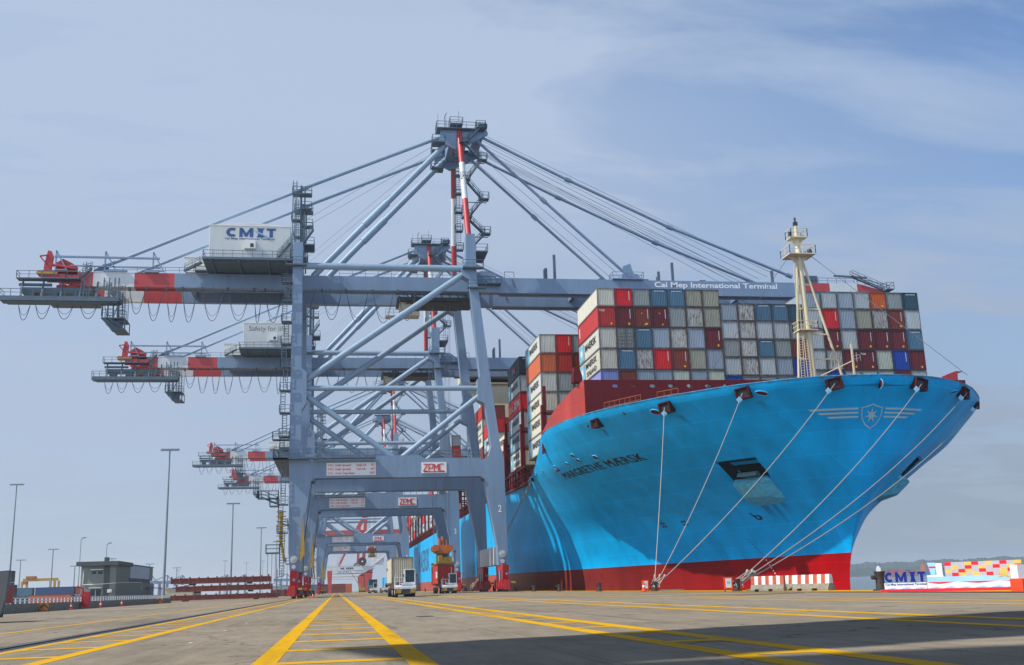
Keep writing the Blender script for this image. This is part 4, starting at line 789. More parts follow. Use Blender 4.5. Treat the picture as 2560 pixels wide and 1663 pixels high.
sh = [(0,19.15),(.45,18.98),(.95,18.85),(1.25,18.8),(1.22,18.1),(1.05,17.5),(.65,16.95),(0,16.5)]; full = sh+[(-x,z) for x, z in sh[::-1][1:-1]]
for (x0,z0),(x1_,z1) in zip(full, full[1:]+full[:1]):
    f_ = lambda x, z, k: E(x*k, 17.9+(z-17.9)*k)
    b.poly([f_(x0,z0,1), f_(x1_,z1,1), f_(x1_,z1,.9), f_(x0,z0,.9)], [(0,1,2,3)])
st7 = [(r*math.sin(k*math.pi/7), 17.95+r*math.cos(k*math.pi/7)) for k in range(14) for r in ((.82 if k % 2 == 0 else .3),)]
for k in range(14): b.poly([E(0.001,17.95), E(*st7[k]), E(*st7[(k+1)%14])], [(0,1,2)])
SP(b, 'bow_emblem', EM)
# lashing bridges, side passage posts
bays = [134.0,150.5,168.9,186.5,201.2,215.6,230.3]+[276+i*14.75 for i in range(15)]
for Y in bays[1:]:
    b = MB(); yb = Y-1.9
    for k in range(24): x = CX-28.9+k*2.514; b.box(x-.12,x+.12,yb,yb+.9,19.3,26.4) if k in (0,1,2,3,22,23) else None
    b.box(CX-28.7,CX+28.7,yb,yb+.9,22.2,22.45); b.box(CX-28.9,CX+28.9,yb,yb+.9,25.0,25.3); b.box(CX-28.75,CX-28.3,yb,yb+.3,16.8 if Y > 160 else 21.8,29.2)
    SP(b, 'lashing_bridge', MAROON)
b = MB()
for k in range(125):
    y = 166+k*2.75; b.box(29.35,29.6,y,y+.3,16.7,19.3)
    if k % 2 == 0: b.beam((29.5,y,19.2),(31.2,y,17),.15)
b.box(29.3,29.6,164,510,19.1,19.4); b.rail([(29.35,165,16.9),(29.35,510,16.9)],1.1,2.75,.04); b.box(31.25,31.3,164,510,16.8,19.3)
b.build('side_passage', MAROON, ship, SO)
# bridge
b = MB(); b.box(36,81,252,266,19,52.5); b.box(31.2,85.4,251,262,49.4,51.0); b.box(29.4,87.2,251,256,49.6,50.7); b.box(29.4,87.2,251,256,52.2,53.9); b.box(29.4,29.7,251,256,50.7,52.2); b.box(86.9,87.2,251,256,50.7,52.2); b.box(34,82,256,264,52.4,53.9)
b.prism([(31,254,49.4),(33.5,254,49.4),(37,254,44.5),(37,254,42.8)],(0,3,0)); b.prism([(85.6,254,49.4),(83.1,254,49.4),(79.6,254,44.5),(79.6,254,42.8)],(0,3,0)); b.rail([(29.5,251,53.9),(60,251,53.9)],1.1,2)
br_ = SP(b, 'bridge_deckhouse', CREAM)
b = MB(); b.box(29.9,86.7,251.4,251.6,50.7,52.2)
SP(b, 'bridge_window', GLASS, br_)
# ---------------------------------------------------------------- containers
def cont_mat(name, frame=False):
    M = bpy.data.materials.new(name); M.use_nodes = True; t = M.node_tree; p = t.nodes['Principled BSDF']; p.inputs['Roughness'].default_value = .5
    oi = nn(t, 'ShaderNodeObjectInfo'); g = nn(t, 'ShaderNodeNewGeometry')
    off = nn(t, 'ShaderNodeVectorMath', operation='SCALE'); off.inputs[0].default_value = (50,30,70); t.links.new(oi.outputs['Random'], off.inputs['Scale'])
    ad = nn(t, 'ShaderNodeVectorMath', operation='ADD'); t.links.new(g.outputs['Position'], ad.inputs[0]); t.links.new(off.outputs[0], ad.inputs[1])
    mp_ = nn(t, 'ShaderNodeMapping'); mp_.inputs['Scale'].default_value = (1.6,1.6,.45); t.links.new(ad.outputs[0], mp_.inputs[0])
    n = nn(t, 'ShaderNodeTexNoise', i_Scale=1.0, i_Detail=9.0, i_Roughness=.74); t.links.new(mp_.outputs[0], n.inputs['Vector'])
    v = nn(t, 'ShaderNodeMapRange'); v.inputs['From Min'].default_value = .3; v.inputs['From Max'].default_value = .7; v.inputs['To Min'].default_value = .85; v.inputs['To Max'].default_value = 1.12; t.links.new(n.outputs['Fac'], v.inputs[0])
    sc = nn(t, 'ShaderNodeVectorMath', operation='SCALE'); t.links.new(oi.outputs['Color'], sc.inputs[0]); t.links.new(v.outputs[0], sc.inputs['Scale'])
    n2 = nn(t, 'ShaderNodeTexNoise', i_Scale=2.6, i_Detail=10.0, i_Roughness=.8); t.links.new(mp_.outputs[0], n2.inputs['Vector'])
    ma = nn(t, 'ShaderNodeMath', operation='MULTIPLY_ADD'); t.links.new(oi.outputs['Alpha'], ma.inputs[0]); ma.inputs[1].default_value = .26 ; ma.inputs[2].default_value = -.12 if not frame else .04
    s2 = nn(t, 'ShaderNodeMath', operation='ADD'); t.links.new(n2.outputs['Fac'], s2.inputs[0]); t.links.new(ma.outputs[0], s2.inputs[1])
    r = nn(t, 'ShaderNodeMapRange'); r.inputs['From Min'].default_value = .60; r.inputs['From Max'].default_value = .72; r.inputs['To Max'].default_value = .85; t.links.new(s2.outputs[0], r.inputs[0])
    q = nn(t, 'ShaderNodeMix', data_type='RGBA'); t.links.new(r.outputs[0], q.inputs[0]); t.links.new(sc.outputs[0], q.inputs[6]); q.inputs[7].default_value = (.10,.045,.022,1); last = q.outputs[2]
    if frame:
        h = nn(t, 'ShaderNodeVectorMath', operation='SCALE'); t.links.new(last, h.inputs[0]); h.inputs['Scale'].default_value = .42; last = h.outputs[0]
    t.links.new(last, p.inputs['Base Color']); return M
CP, CF = cont_mat('container_paint'), cont_mat('container_frame', True)
DASH = mat('container_marking_white', (.7,.72,.72), .6); STICK = mat('container_sticker_yellow', (.7,.42,.02), .6)
def container_mesh(name, H, L=12.19, deco=''):
    b = MB(); w = 1.219; fr = .13; b.cur = 1
    for sx in (-1, 1):
        for y0, y1 in ((0,.17),(L-.17,L)): b.box(min(sx*w,sx*(w-.15)),max(sx*w,sx*(w-.15)),y0,y1,0,H)
        for z0, z1 in ((0,.17),(H-.1,H)): b.box(min(sx*w,sx*(w-.1)),max(sx*w,sx*(w-.1)),.17,L-.17,z0,z1)
    for y0, y1 in ((0,.12),(L-.12,L)):
        for z0, z1 in ((0,.17),(H-.12,H)): b.box(-w+.15,w-.15,y0,y1,z0,z1)
    b.cur = 0
    def corr(n, a0, a1, fn):     # trapezoidal corrugation
        P_ = []; st = (a1-a0)/n
        for i in range(n):
            for t_, d in ((0,0),(.28,0),(.5,1),(.78,1)): P_.append((a0+(i+t_)*st, d))
        P_.append((a1, 0)); k = len(P_); pts = [fn(a, d, z) for z in (.17,H-.1) for a, d in P_]
        b.poly(pts, [(i,i+1,k+i+1,k+i) for i in range(k-1)])
    corr(9, -w+.15, w-.15, lambda a, d, z: (a, .04+.10*d, z))
    corr(9, w-.15, -w+.15, lambda a, d, z: (a, L-.055-.06*d, z))
    corr(34, L-.17, .17, lambda a, d, z: (-w+.02+.045*d, a, z))
    corr(34, .17, L-.17, lambda a, d, z: (w-.02-.045*d, a, z))
    b.poly([(-w+.1,.1,H-.03),(w-.1,.1,H-.03),(w-.1,L-.1,H-.03),(-w+.1,L-.1,H-.03)], [(0,1,2,3)]); b.poly([(-w+.1,.1,.12),(-w+.1,L-.1,.12),(w-.1,L-.1,.12),(w-.1,.1,.12)], [(0,1,2,3)])
    b.cur = 2
    if 'v' in deco:
        for k in range(12): z = H-.45-k*.11; b.box(w-.46,w-.36,.035,.05,z,z+.075)
    if 't' in deco:
        for k in range(9): x = -.62+k*.17; b.box(x,x+.12,.035,.05,H-.36,H-.24)
    if 'x' in deco:
        for x0, x1_, z0, z1 in ((-.95,-.9,H-.7,H-.35),(-1.02,-.84,H-.5,H-.45),(-.78,-.55,H-.7,H-.65),(-.78,-.73,H-.7,H-.45),(-.78,-.55,H-.5,H-.45),(-.78,-.6,H-.6,H-.56)): b.box(x0,x1_,.03,.045,z0,z1)
        b.beam((-.48,.04,H-.7),(-.25,.04,H-.45),.06,.02,(0,1,0)); b.beam((-.25,.04,H-.7),(-.48,.04,H-.45),.06,.02,(0,1,0))
    b.cur = 3
    if 'y' in deco: b.box(.5,.75,.03,.05,.35,.62)
    if 'z' in deco: b.box(-.1,.08,.03,.05,H-1.0,H-.85); b.box(.3,.5,.03,.05,.3,.5)
    o = b.build(name, [CP, CF, DASH, STICK]); me = o.data; bpy.data.objects.remove(o); return me
HTS = {'s': 2.53, 'h': 2.90}
MESH = {}
def cmesh(h, deco):
    k = h+deco
    if k not in MESH: MESH[k] = container_mesh('shipping_container', HTS[h], deco=deco)
    return MESH[k]
PAL = {   # base colour, rust, words
 'g': ((.27,.31,.31), .45, 'grey green'), 'b': ((.28,.35,.42), .35, 'blue grey'), 'l': ((.42,.47,.49), .45, 'light grey'), 'R': ((.60,.012,.02), .1, 'bright red'), 'M': ((.13,.012,.022), .15, 'dark maroon'),
 'B': ((.20,.035,.025), .35, 'brown red'), 's': ((.07,.17,.26), .3, 'steel blue'), 'w': ((.44,.47,.46), 1.0, 'rust streaked pale grey'), 'o': ((.30,.31,.25), .6, 'olive grey'), 'U': ((.004,.055,.36), .15, 'royal blue'),
 'O': ((.55,.11,.02), .25, 'orange'), 't': ((.02,.08,.12), .2, 'dark teal'), 'c': ((.62,.60,.50), .4, 'cream'), 'n': ((.02,.045,.06), .25, 'dark navy'), 'r': ((.42,.03,.02), .25, 'orange red'), 'G': ((.45,.50,.42), .6, 'pale green grey'), 'v': ((.30,.33,.55), .2, 'lilac blue')}
ORD = ['first','second','third','fourth','fifth','sixth','seventh','eighth','ninth','tenth','eleventh','twelfth','thirteenth','fourteenth','fifteenth','sixteenth','seventeenth','eighteenth','nineteenth','twentieth','twenty first','twenty second']
def cont(x, y, z, key, h, label, group, deco='', rz=0):
    col, rust, _ = PAL[key]; o = bpy.data.objects.new('shipping_container', cmesh(h, deco)); COL.objects.link(o); o.location = (x, y, z); o.rotation_euler.z = rz
    j_ = random.uniform(.92, 1.08); o.color = (col[0]*j_, col[1]*j_, col[2]*j_, min(1, max(0, rust+random.uniform(-.15,.15))))
    return tag(o, label, 'container', group)
LB = mat('star_box_blue', (.16,.46,.66), .5)
STARW = mat('star_white', (.7,.72,.7), .6); LETB = mat('container_letter_black', (.02,.02,.022), .6)
LET = {}
def side_letter(o, H, txt='MAERSK', star=True, txt2=None, mat_=None):
    key = (H, txt, star, txt2)
    if key not in LET:
        w = 1.219+.03; P, F = text_mesh(txt, 1, .02); x0, x1_ = min(p[0] for p in P), max(p[0] for p in P); y0, y1 = min(p[1] for p in P), max(p[1] for p in P)
        W_, Hh = (6.6, 1.0) if not txt2 else (6.4, .85); zb = H*.42 if not txt2 else H*.56
        b = MB(); b.poly([(-w, 8.3-(p[0]-x0)/(x1_-x0)*W_, zb-.0+(p[1]-y0)/(y1-y0)*Hh) for p in P], F)
        if txt2:
            P, F = text_mesh(txt2, 1, .02); x0, x1_ = min(p[0] for p in P), max(p[0] for p in P); y0, y1 = min(p[1] for p in P), max(p[1] for p in P)
            b.poly([(-w, 7.9-(p[0]-x0)/(x1_-x0)*5.6, H*.16+(p[1]-y0)/(y1-y0)*.7) for p in P], F)
        me1 = b.build('lettering', mat_ or LETB); m1 = me1.data; bpy.data.objects.remove(me1); m2 = None
        if star:
            b = MB(); b.poly([(-w,11.7,.3),(-w,9.0,.3),(-w,9.0,H-.3),(-w,11.7,H-.3)], [(0,1,2,3)]); b.cur = 1; c = []
            for k in range(14): r_ = .95 if k % 2 == 0 else .35; c.append((-w-.02, 10.35+r_*math.sin(k*math.pi/7), H/2+r_*math.cos(k*math.pi/7)))
            for k in range(14): b.poly([(-w-.02,10.35,H/2), c[k], c[(k+1)%14]], [(0,1,2)])
            me2 = b.build('star_emblem', [LB, STARW]); m2 = me2.data; bpy.data.objects.remove(me2)
        LET[key] = (m1, m2)
    for m_, nme in zip(LET[key], ('lettering','star_emblem')):
        if m_: c = bpy.data.objects.new(nme, m_); COL.objects.link(c); c.parent = o
# front bay: five tiers, nineteen columns
X0 = 34.7
TALL = [(40.03,'s'),(37.46,'h'),(34.49,'h'),(31.55,'h'),(28.58,'h')]
LOW = [(38.1,'s'),(35.53,'s'),(32.96,'s'),(30.39,'s'),(27.8,'s')]
rows_l = ['gRgssoo','MMBMgwo','bgsbwbM','gswRBob','UBbbGbG']
deco_l = ['..','']
rows_m = ['bwsst','lwllg','gwsgB','lwlbU','UgggG']
rows_r = ['blblOgt','lRbowBl','lMlMMMs','lwMMGUM','gUlGGBl']
tiers_w = ['top tier','second tier down','third tier down','fourth tier down','lowest visible tier']
decomap = {(0,1):'v',(1,0):'xy',(1,1):'vy',(1,2):'vyz',(1,3):'vz',(0,3):'t',(0,4):'t',(2,2):'t',(3,1):'t',(3,3):'v',(3,4):'vy',(2,6):'vy',(0,9):'t',(0,10):'t',(2,9):'t',(0,18):'t',(1,13):'v',(2,13):'vy',(2,15):'vy',(2,16):'vy',(2,17):'vy',(2,18):'t',(3,14):'vy',(3,15):'xvy',(3,17):'v',(3,18):'y',(1,17):'vy',(0,16):'y'}
front = {}
G1 = 'containers stacked in the front bay behind the breakwater'
for r in range(5):
    for c in range(19):
        if c < 7: key, (zt, h) = rows_l[r][c], TALL[r]
        elif c < 12: key, (zt, h) = rows_m[r][c-7], LOW[r]
        else: key, (zt, h) = rows_r[r][c-12], TALL[r]
        where = f'front stack, {ORD[c]} column from left, {tiers_w[r]}'
        front[r, c] = cont(X0+1.22+c*2.5, 134, zt-HTS[h], key, h, f'{PAL[key][2]} container, {where}', G1, decomap.get((r, c), ''))
b = MB(); H = 2.9      # door end of the one container turned round
for sx in (-1, 1):
    for x in (sx*.3, sx*.75): b.tube((x,.0,.2),(x,.0,H-.15),.028,6)
    for z in (.6,1.1,1.6,2.1): b.box(min(sx*.08,sx*1.0),max(sx*.08,sx*1.0),.015,.05,z,z+.05)
b.box(-.02,.02,.0,.05,.15,H-.12); b.build('door', CF, front[2,1])
for r, t1, t2 in ((2,'MAERSK',None),(3,'MAERSK','SEALAND')): side_letter(front[r,0], 2.9, t1, True, t2)
front[0,0].color = (.56,.55,.47,.35); front[1,0].color = (.42,.03,.03,.2); front[2,0].color = (.50,.50,.45,.45); front[3,0].color = (.50,.49,.42,.6); front[4,0].color = (.22,.26,.55,.2)
lm = MB(); lm.box(-1.26,-1.245,11.0,11.15,.9,2.3); lm.box(-1.26,-1.245,10.7,10.85,.9,2.3); lm.build('lettering', DASH, front[1,0])
# second and third bays, visible past the breakwater's left end
SIDE2 = [(37.5,'h','l','M'),(34.55,'h','r',''),(31.6,'h','l','M'),(28.65,'h','c','M'),(25.7,'h','c','M'),(22.75,'h','l','M')]
G2 = 'containers stacked in the second bay at the ship side'
tw = ['top','second','third','fourth','fifth','sixth','lowest']
f2 = ['lRgg','BrBg','ggbl','glbg','bgls','glbg']
for r, (zt, h, k, s_) in enumerate(SIDE2):
    for c in range(4):
        key = f2[r][c]; o = cont(30.95+c*2.5, 150.5, zt-HTS[h], key, h, f'{PAL[key][2]} container in the second bay, {tw[r]} tier, {ORD[c]} from the quay side', G2, 'v' if key in 'R' else '')
        if c == 0:
            if s_: side_letter(o, 2.9)
            o.color = {'l':(.52,.54,.50,.35),'r':(.52,.13,.05,.2),'c':(.58,.56,.46,.4)}[k]
            o['label'] = f'{ {"l":"pale grey","r":"orange","c":"cream"}[k] } container at the side edge of the second bay, {tw[r]} tier'
SIDE3 = [(38.1,'n',''),(35.0,'l','M'),(31.95,'R','X'),(28.9,'l','M'),(25.85,'b','M'),(22.8,'c','S')]
for r, (zt, k, s_) in enumerate(SIDE3):
    for c in range(2):
        key = k if c == 0 else 'gbMtgb'[r]; o = cont(30.95+c*2.5, 168.9, zt-2.9, key, 'h', f'{PAL[key][2]} container in the third bay, {tw[r]} tier, {"at the side edge" if c == 0 else "second from the side"}', 'containers stacked in the third bay at the ship side', 't' if k == 'n' and c == 0 else '')
        if c == 0:
            if s_ == 'M': side_letter(o, 2.9)
            elif s_ == 'S': side_letter(o, 2.9, 'MAERSK', True, 'SEALAND')
            elif s_ == 'X':
                b = MB()
                for q in range(5): b.box(-1.27,-1.25,10.6-q*.95,11.2-q*.95,.9,1.05); b.box(-1.27,-1.25,11.05-q*.95,11.2-q*.95,.9,1.9)
                b.beam((-1.26,5.8,.7),(-1.26,3.9,2.3),.02,.35); b.beam((-1.26,3.9,.7),(-1.26,5.8,2.3),.02,.35)
                for q in range(3): b.box(-1.27,-1.25,1.0+q*.9,1.5+q*.9,1.0,2.0)
                b.build('lettering', DASH, o)
            else:
                b = MB(); b.box(-1.27,-1.25,5.2,6.6,.9,1.9); b.cur = 1; b.box(-1.27,-1.25,3.9,5.1,.9,1.9); b.build('lettering', [NAVY, REDT], o)
# fourth bay: outer column low, then higher columns inside
for c, tops in ((0,27.6),(1,28.4),(2,34.2),(3,34.2)):
    r = 0
    while tops-2.9*(r+1) > 19.2:
        key = ['cBBc','gMgB','bMgM','gbtg'][c][r % 4]; o = cont(30.95+c*2.5, 186.5, tops-2.93*r-2.9, key, 'h', f'{PAL[key][2]} container in the fourth bay, {tw[r]} tier of its column, {ORD[c]} from the side', 'containers stacked in the fourth bay', 'vy' if key == 'M' else '')
        if c == 0 and r == 0: side_letter(o, 2.9)
        r += 1
cols = ['RlBcMc','rgcBlg','BclRgc','MMlcRb']
for bi, Y in enumerate(bays[4:]):
    far = Y > 270; zt0 = ({201.2:33.0,215.6:37.9,230.3:38.3}.get(Y) or (40.2 if bi == 3 else [31.6,34.4,31.4,31.6,28.9,31.6][bi % 6]))
    for c in range(2 if bi < 3 else 1):
        for r in range(7):
            z = zt0-2.93*r-2.9
            if z < 19.1: break
            key = random.choice('BBMlclRgrcb') if far else cols[(bi+c) % 4][r % 6]
            o = cont(30.95+c*2.5, Y, z, key, 'h', f'{PAL[key][2]} container, {tw[r]} tier, {"outer" if c == 0 else "inner"} column of the {ORD[bi+4]} bay from the bow', 'containers stacked in the bays towards the stern', '')
            if c == 0 and key in 'lcg' : side_letter(o, 2.9)
            if key in 'lg': o.color = (.52,.53,.48,.3)
# boxes two rows in, seen over the crane walkway
for k, (x, y, zt, key) in enumerate([(37,262.5-34,38.8,'M')]): pass
# ---------------------------------------------------------------- yard tractors with trailers
TRW = mat('tractor_white', (.62,.64,.68), .35, var=.05, scale=2, dirt=.25, dirtcol=(.3,.25,.2), coat=.3)
HAZ = mat('hazard_yellow', (.65,.38,.02), .5)
FR = mat('trailer_frame_brown', (.16,.11,.08), .7, var=.2, scale=2, dirt=.5)
def tractor(loc, label):
    t = thing('yard_tractor', loc, label, 'yard tractor', 'white yard tractors driving along the quay')
    b = MB(); b.prism([(-1.15,0,.85),(-1.15,0,1.12),(-1.05,.25,1.25),(-1.05,2.6,1.25),(-1.05,2.6,.85)][::-1],(2.3,0,0)); b.box(-1.15,1.15,-.08,.1,.85,1.12); b.prism([(-.35,.1,1.25),(-.2,.1,1.42),(1.1,.1,1.42),(1.1,.1,1.25)][::-1],(0,2.2,0)); b.box(-.62,.5,.02,.12,1.42,1.5)
    b.box(-.45,.45,-.1,-.07,.98,1.03); b.build('body', TRW, t)
    b = MB(); b.box(-.95,.95,.0,3.4,.45,.85); b.box(-.6,.6,2.6,5.2,.6,.95); b.box(-.75,.75,-.05,.02,.3,.8); b.build('chassis', DARK, t)
    for s in (-1, 1):
        b = MB(); b.box(min(s*.5,s*1.12),max(s*.5,s*1.12),-.09,-.07,.42,.82); b.cur = 1
        for k in range(4): x = s*(.55+.14*k); b.prism([(x,-.1,.42),(x+.07,-.1,.42),(x+.12,-.1,.82),(x+.05,-.1,.82)],(0,.01,0))
        b.build('hazard_panel', [DARK, HAZ], t)
    c = MB(); 
    for x0, x1 in ((-.06,.04),(1.02,1.12)): c.box(x0,x1,.35,1.75,1.42,2.85)
    c.box(.04,1.02,.38,1.7,1.42,1.55); c.box(-.06,1.12,.3,1.8,2.85,2.95); c.box(.04,1.02,1.65,1.75,1.42,2.85); cab = c.build('cab', TRW, t)
    g = MB(); g.box(.03,1.03,.4,.42,1.6,2.82); g.build('windscreen', GLASS, cab)
    g = MB(); g.box(.2,.5,.42,.8,1.5,1.55); g.box(.3,.7,1.1,1.2,1.5,2.3); g.build('seat', BLACK, cab)
    g = MB()
    for s in (-1, 1): g.box(.53+s*.7-.06,.53+s*.7+.06,.25,.3,2.1,2.4)
    g.build('mirror', DARK, cab); g = MB(); g.tube((.5,1,2.95),(.5,1,3.1),.05,8); g.build('beacon', ORG, cab)
    b = MB(); b.beam((-1.0,.3,1.25),(-1.0,.3,2.45),.06); b.rail([(-1.05,.5,1.25),(-.1,.5,1.25)],.85,.5,.03); b.rail([(-1.05,.5,1.25),(-1.05,2.2,1.25)],.85,.6,.03); b.build('handrail', TRW, t)
    for s in (-1, 1):
        b = MB(); b.box(s*.85-.14,s*.85+.14,-.11,-.07,.98,1.06); b.build('headlight', SIGN, t)
        for y, w in ((.75,.34),(3.5,.6)):
            b = MB(); b.disc((s*.92,y,.5),.5,20,'x',w); wh = b.build('wheel', TYRE, t); b = MB(); b.disc((s*(.92+w/2),y,.5),.26,12,'x',.05); b.build('rim', SIGN, wh)
    tr = thing('container_trailer', (loc[0], loc[1]+3.0, 0), 'flatbed trailer behind the '+label.replace('yard ',''), 'trailer', 'trailers pulled by the yard tractors')
    b = MB(); 
    for x in (-.55,.55): b.box(x-.08,x+.08,-.2,13.2,1.08,1.38)
    for k in range(8): b.box(-1.2,1.2,.2+k*1.75,.35+k*1.75,1.25,1.4)
    b.box(-1.22,1.22,-.3,-.1,1.1,1.42); b.box(-1.25,-1.1,-.3,.4,.9,1.1); b.build('frame', FR, tr)
    for y in (9.6,10.9):
        for s in (-1, 1):
            b = MB(); b.disc((s*.95,y,.5),.5,18,'x',.55); b.build('wheel', TYRE, tr)
    b = MB(); b.beam((-.8,2.0,.1),(-.8,2.0,1.2),.12); b.beam((.8,2.0,.1),(.8,2.0,1.2),.12); b.tube((-1.3,.2,1.15),(-1.3,.6,1.15),.22,8); b.build('landing_leg', FR, tr)
    return t
tractor((7.28,116.6,0), 'white yard tractor pulling a cream container, nearest of all')
tractor((16.7,161.0,0), 'white yard tractor with a red container under the nearest crane')
tractor((10.6,318,0), 'small hazy white yard tractor with a dark container')
tractor((15.2,345,0), 'farthest white yard tractor, right of the dark container')
GT = 'containers riding on trailers'
o = cont(7.2,120.0,1.42,'o','h','cream sided container with grey ribbed end on the nearest trailer',GT); o.color = (.46,.44,.34,.4)
b = MB()
for q in range(3): b.box(-1.27,-1.25,10.2-q*.5,10.5-q*.5,1.6,1.9)
b.build('lettering', LETB, o)
o = cont(16.55,164.4,1.42,'r','h','orange red container under the yellow spreader beneath the nearest crane',GT,'v')
b = MB()
for q in range(3): b.box(-1.27,-1.25,1.2+q*1.0,1.8+q*1.0,.9,1.9)
b.build('lettering', DASH, o)
cont(10.6,321.5,1.42,'t','s','dark green container on the far tractor trailer in the haze',GT)
# spreaders hanging from the cranes
def spreader(loc, label):
    s = thing('container_spreader', loc, label, 'spreader', 'spreaders hanging below the cranes')
    b = MB(); b.box(-1.05,1.05,-3,-2.4,.35,1.0); b.box(-.9,.9,-6,6,.1,.45); b.box(-1.22,1.22,-6.1,-5.7,0,.35); b.box(-1.22,1.22,5.7,6.1,0,.35); b.box(-.95,-.5,-5.9,-3.4,.4,1.35); b.box(.4,.95,-5.9,-4,.4,1.1); b.box(-.3,.3,-5.9,-5.2,.5,.9); b.build('spreader_beam', YEL, s)
    b = MB(); 
    for x in (-1.45,1.35): b.box(x,x+.14,-6.1,-5.9,-.2,1.9); b.box(x-.12,x+.26,-6.1,-5.9,1.7,1.95)
    b.box(-1.3,1.3,-6.15,-5.95,-.1,.1); b.build('flipper', FR, s)
    b = MB(); b.prism([(-1.5,-1.2,2.2),(-1.1,-1.2,1.7),(1.1,-1.2,1.7),(1.5,-1.2,2.2),(1.5,-1.2,2.8),(1.1,-1.2,3.0),(-1.1,-1.2,3.0),(-1.5,-1.2,2.8)],(0,2.4,0))
    for x in (-1.1,1.1): b.disc((x,-1.3,2.5),.58,18,'y',.25); b.disc((x,1.3,2.5),.58,18,'y',.25)
    b.box(-.5,-.3,-1,1,3.0,4.1); b.box(.0,.15,-1,1,3.0,4.4); b.box(.5,.7,-1,1,3.0,3.8); b.build('headblock', ORG, s)
    b = MB(); b.box(-.8,.8,-1,1,1.2,1.75); b.build('lifting_pin', DARK, s)
    b = MB()
    for x in (-1.2,-.7,.7,1.2):
        for y in (-1,1): b.tube((x,y,2.8),(x*1.5,y*1.5,46.8-loc[2]),.03,4)
    b.build('hoist_rope', WIRE, s); return s
spreader((16.5,170.4,4.45), 'orange and yellow spreader lowered onto the orange red container')
spreader((12.4,391,12.6), 'small orange and green spreader hanging under the farther ZPMC portal beam')
# ---------------------------------------------------------------- bollards, ropes and quay furniture
BOL = mat('bollard_black', (.035,.03,.035), .6, var=.3, scale=6, dirt=.3)
def bollard(x, y, k, label, rz=0):
    t = thing('mooring_bollard', (x,y,0), label, 'bollard', 'mooring bollards along the quay edge', rz)
    b = MB(); b.tube((0,0,0),(0,0,.08),.40*k,16); b.tube((0,0,.08),(0,0,.62*k),.26*k,16,.22*k); b.build('post', BOL, t)
    b = MB(); b.tube((0,0,.62*k),(0,0,1.0*k),.22*k,16,.30*k); b.tube((-.1*k,0,.66*k),(-.46*k,0,.70*k),.11*k,10); b.build('horn', BOL, t); return t
bollard(26.9,50.4,.95,'big black bollard with a side horn on the quay edge left of the CMIT banner')
bollard(26.7,69.5,.8,'black bollard holding the ropes from the front of the bow, left of the striped barriers')
bollard(26.7,88.7,.8,'black bollard holding three ropes beside the small traffic cone')
for y, w in ((108.4,'nearest'),(128.7,'middle'),(145.7,'farthest')): bollard(26.7,y,.85,f'{w} of three free bollards against the dark red hull between crane leg and cone')
for y in (215,245,290,330): bollard(26.7,y,.85,{215:'small bollard under the ship right of the second tractor',245:'small bollard left of the second tractor',290:'tiny bollard between the two nearest tractors',330:'tiny farthest bollard between the tractors'}[y])
def rope(name, p, q, sag, r, label):
    p = Vector(p); q = Vector(q); n = 14; b = MB(); pts = [p.lerp(q, i/n)-Vector((0,0,sag*4*(i/n)*(1-i/n))) for i in range(n+1)]; b.path(pts, r, 6)
    # eye splice near the bollard and the doubled tail
    k = q.lerp(p, .035); e = k
    b.tube(k-Vector((.05,.05,.1)), k+Vector((.05,.05,.1)), .10, 7); b.path([e, q+Vector((-.22,.1,.1)), q+Vector((-.22,-.1,-.2))], r*.95, 5); b.path([e, q+Vector((.25,.05,.05)), q+Vector((.2,-.1,-.2))], r*.95, 5)
    rt = tag(thing('mooring_rope', tuple(q), label, 'rope', 'mooring ropes'))
    b.build('rope', ROPE, rt, q)
    # rat guard
    if name: 
        g = MB(); c = p.lerp(q, .045); g.tube(c-Vector((0,0,.02)), c+Vector((0,0,.02)), .09, 8); d = (q-p).normalized(); g.disc(c, .38, 4, 'y', .05); g.disc(c+Vector((0,.06,-.1)), .25, 4, 'y', .05)
        g.build('rat_guard', bpy.data.materials.get('rat_guard_blue') or mat('rat_guard_blue', (.30,.55,.75), .5), rt, q)
B1, B2 = Vector((26.7,88.7,.55)), Vector((26.7,69.5,.55))
rope('g', CPOS[1], B1, .5, .037, 'leftmost mooring rope, almost upright, from the chock right of the ship name')
rope('g', CPOS[2], B1+Vector((.1,-.1,0)), .7, .037, 'mooring rope from the second roped chock to the bollard by the cone')
rope('g', CPOS[3], B1+Vector((.15,-.15,-.05)), .9, .037, 'longest mooring rope to the cone bollard, crossing in front of the anchor')
rope('g', CPOS[4], B2, .9, .037, 'mooring rope crossing the silver bow emblem')
rope('g', CPOS[5], B2+Vector((.1,-.1,0)), 1.2, .037, 'mooring rope from the chock right of the emblem')
rope('g', CPOS[6], B2+Vector((.15,-.1,-.1)), 1.4, .037, 'rightmost mooring rope, from the far side of the bow')
for dz, w in ((0,'upper'),(.5,'lower')):
    p = CPOS[7]+Vector((0,0,-dz*.3)); rope('', p, Vector((26.7,215,.5+dz)), 1.0+dz, .06, f'{w} of two dark ropes leading aft behind the crane leg')
def cone(x, y, k, label):
    t = thing('traffic_cone', (x,y,0), label, 'traffic cone', 'orange traffic cones')
    b = MB(); b.box(-.2*k,.2*k,-.2*k,.2*k,0,.04); b.tube((0,0,.04),(0,0,.3*k),.15*k,12,.105*k); b.tube((0,0,.42*k),(0,0,.7*k),.08*k,12,.03*k); b.build('cone_body', bpy.data.materials.get('cone_orange') or mat('cone_orange', (.75,.07,.015), .5), t)
    b = MB(); b.tube((0,0,.3*k),(0,0,.42*k),.106*k,12,.08*k,caps=False); b.build('reflective_band', WHT, t)
cone(25.6,88.2,1.25,'orange traffic cone by the bollard with three ropes')
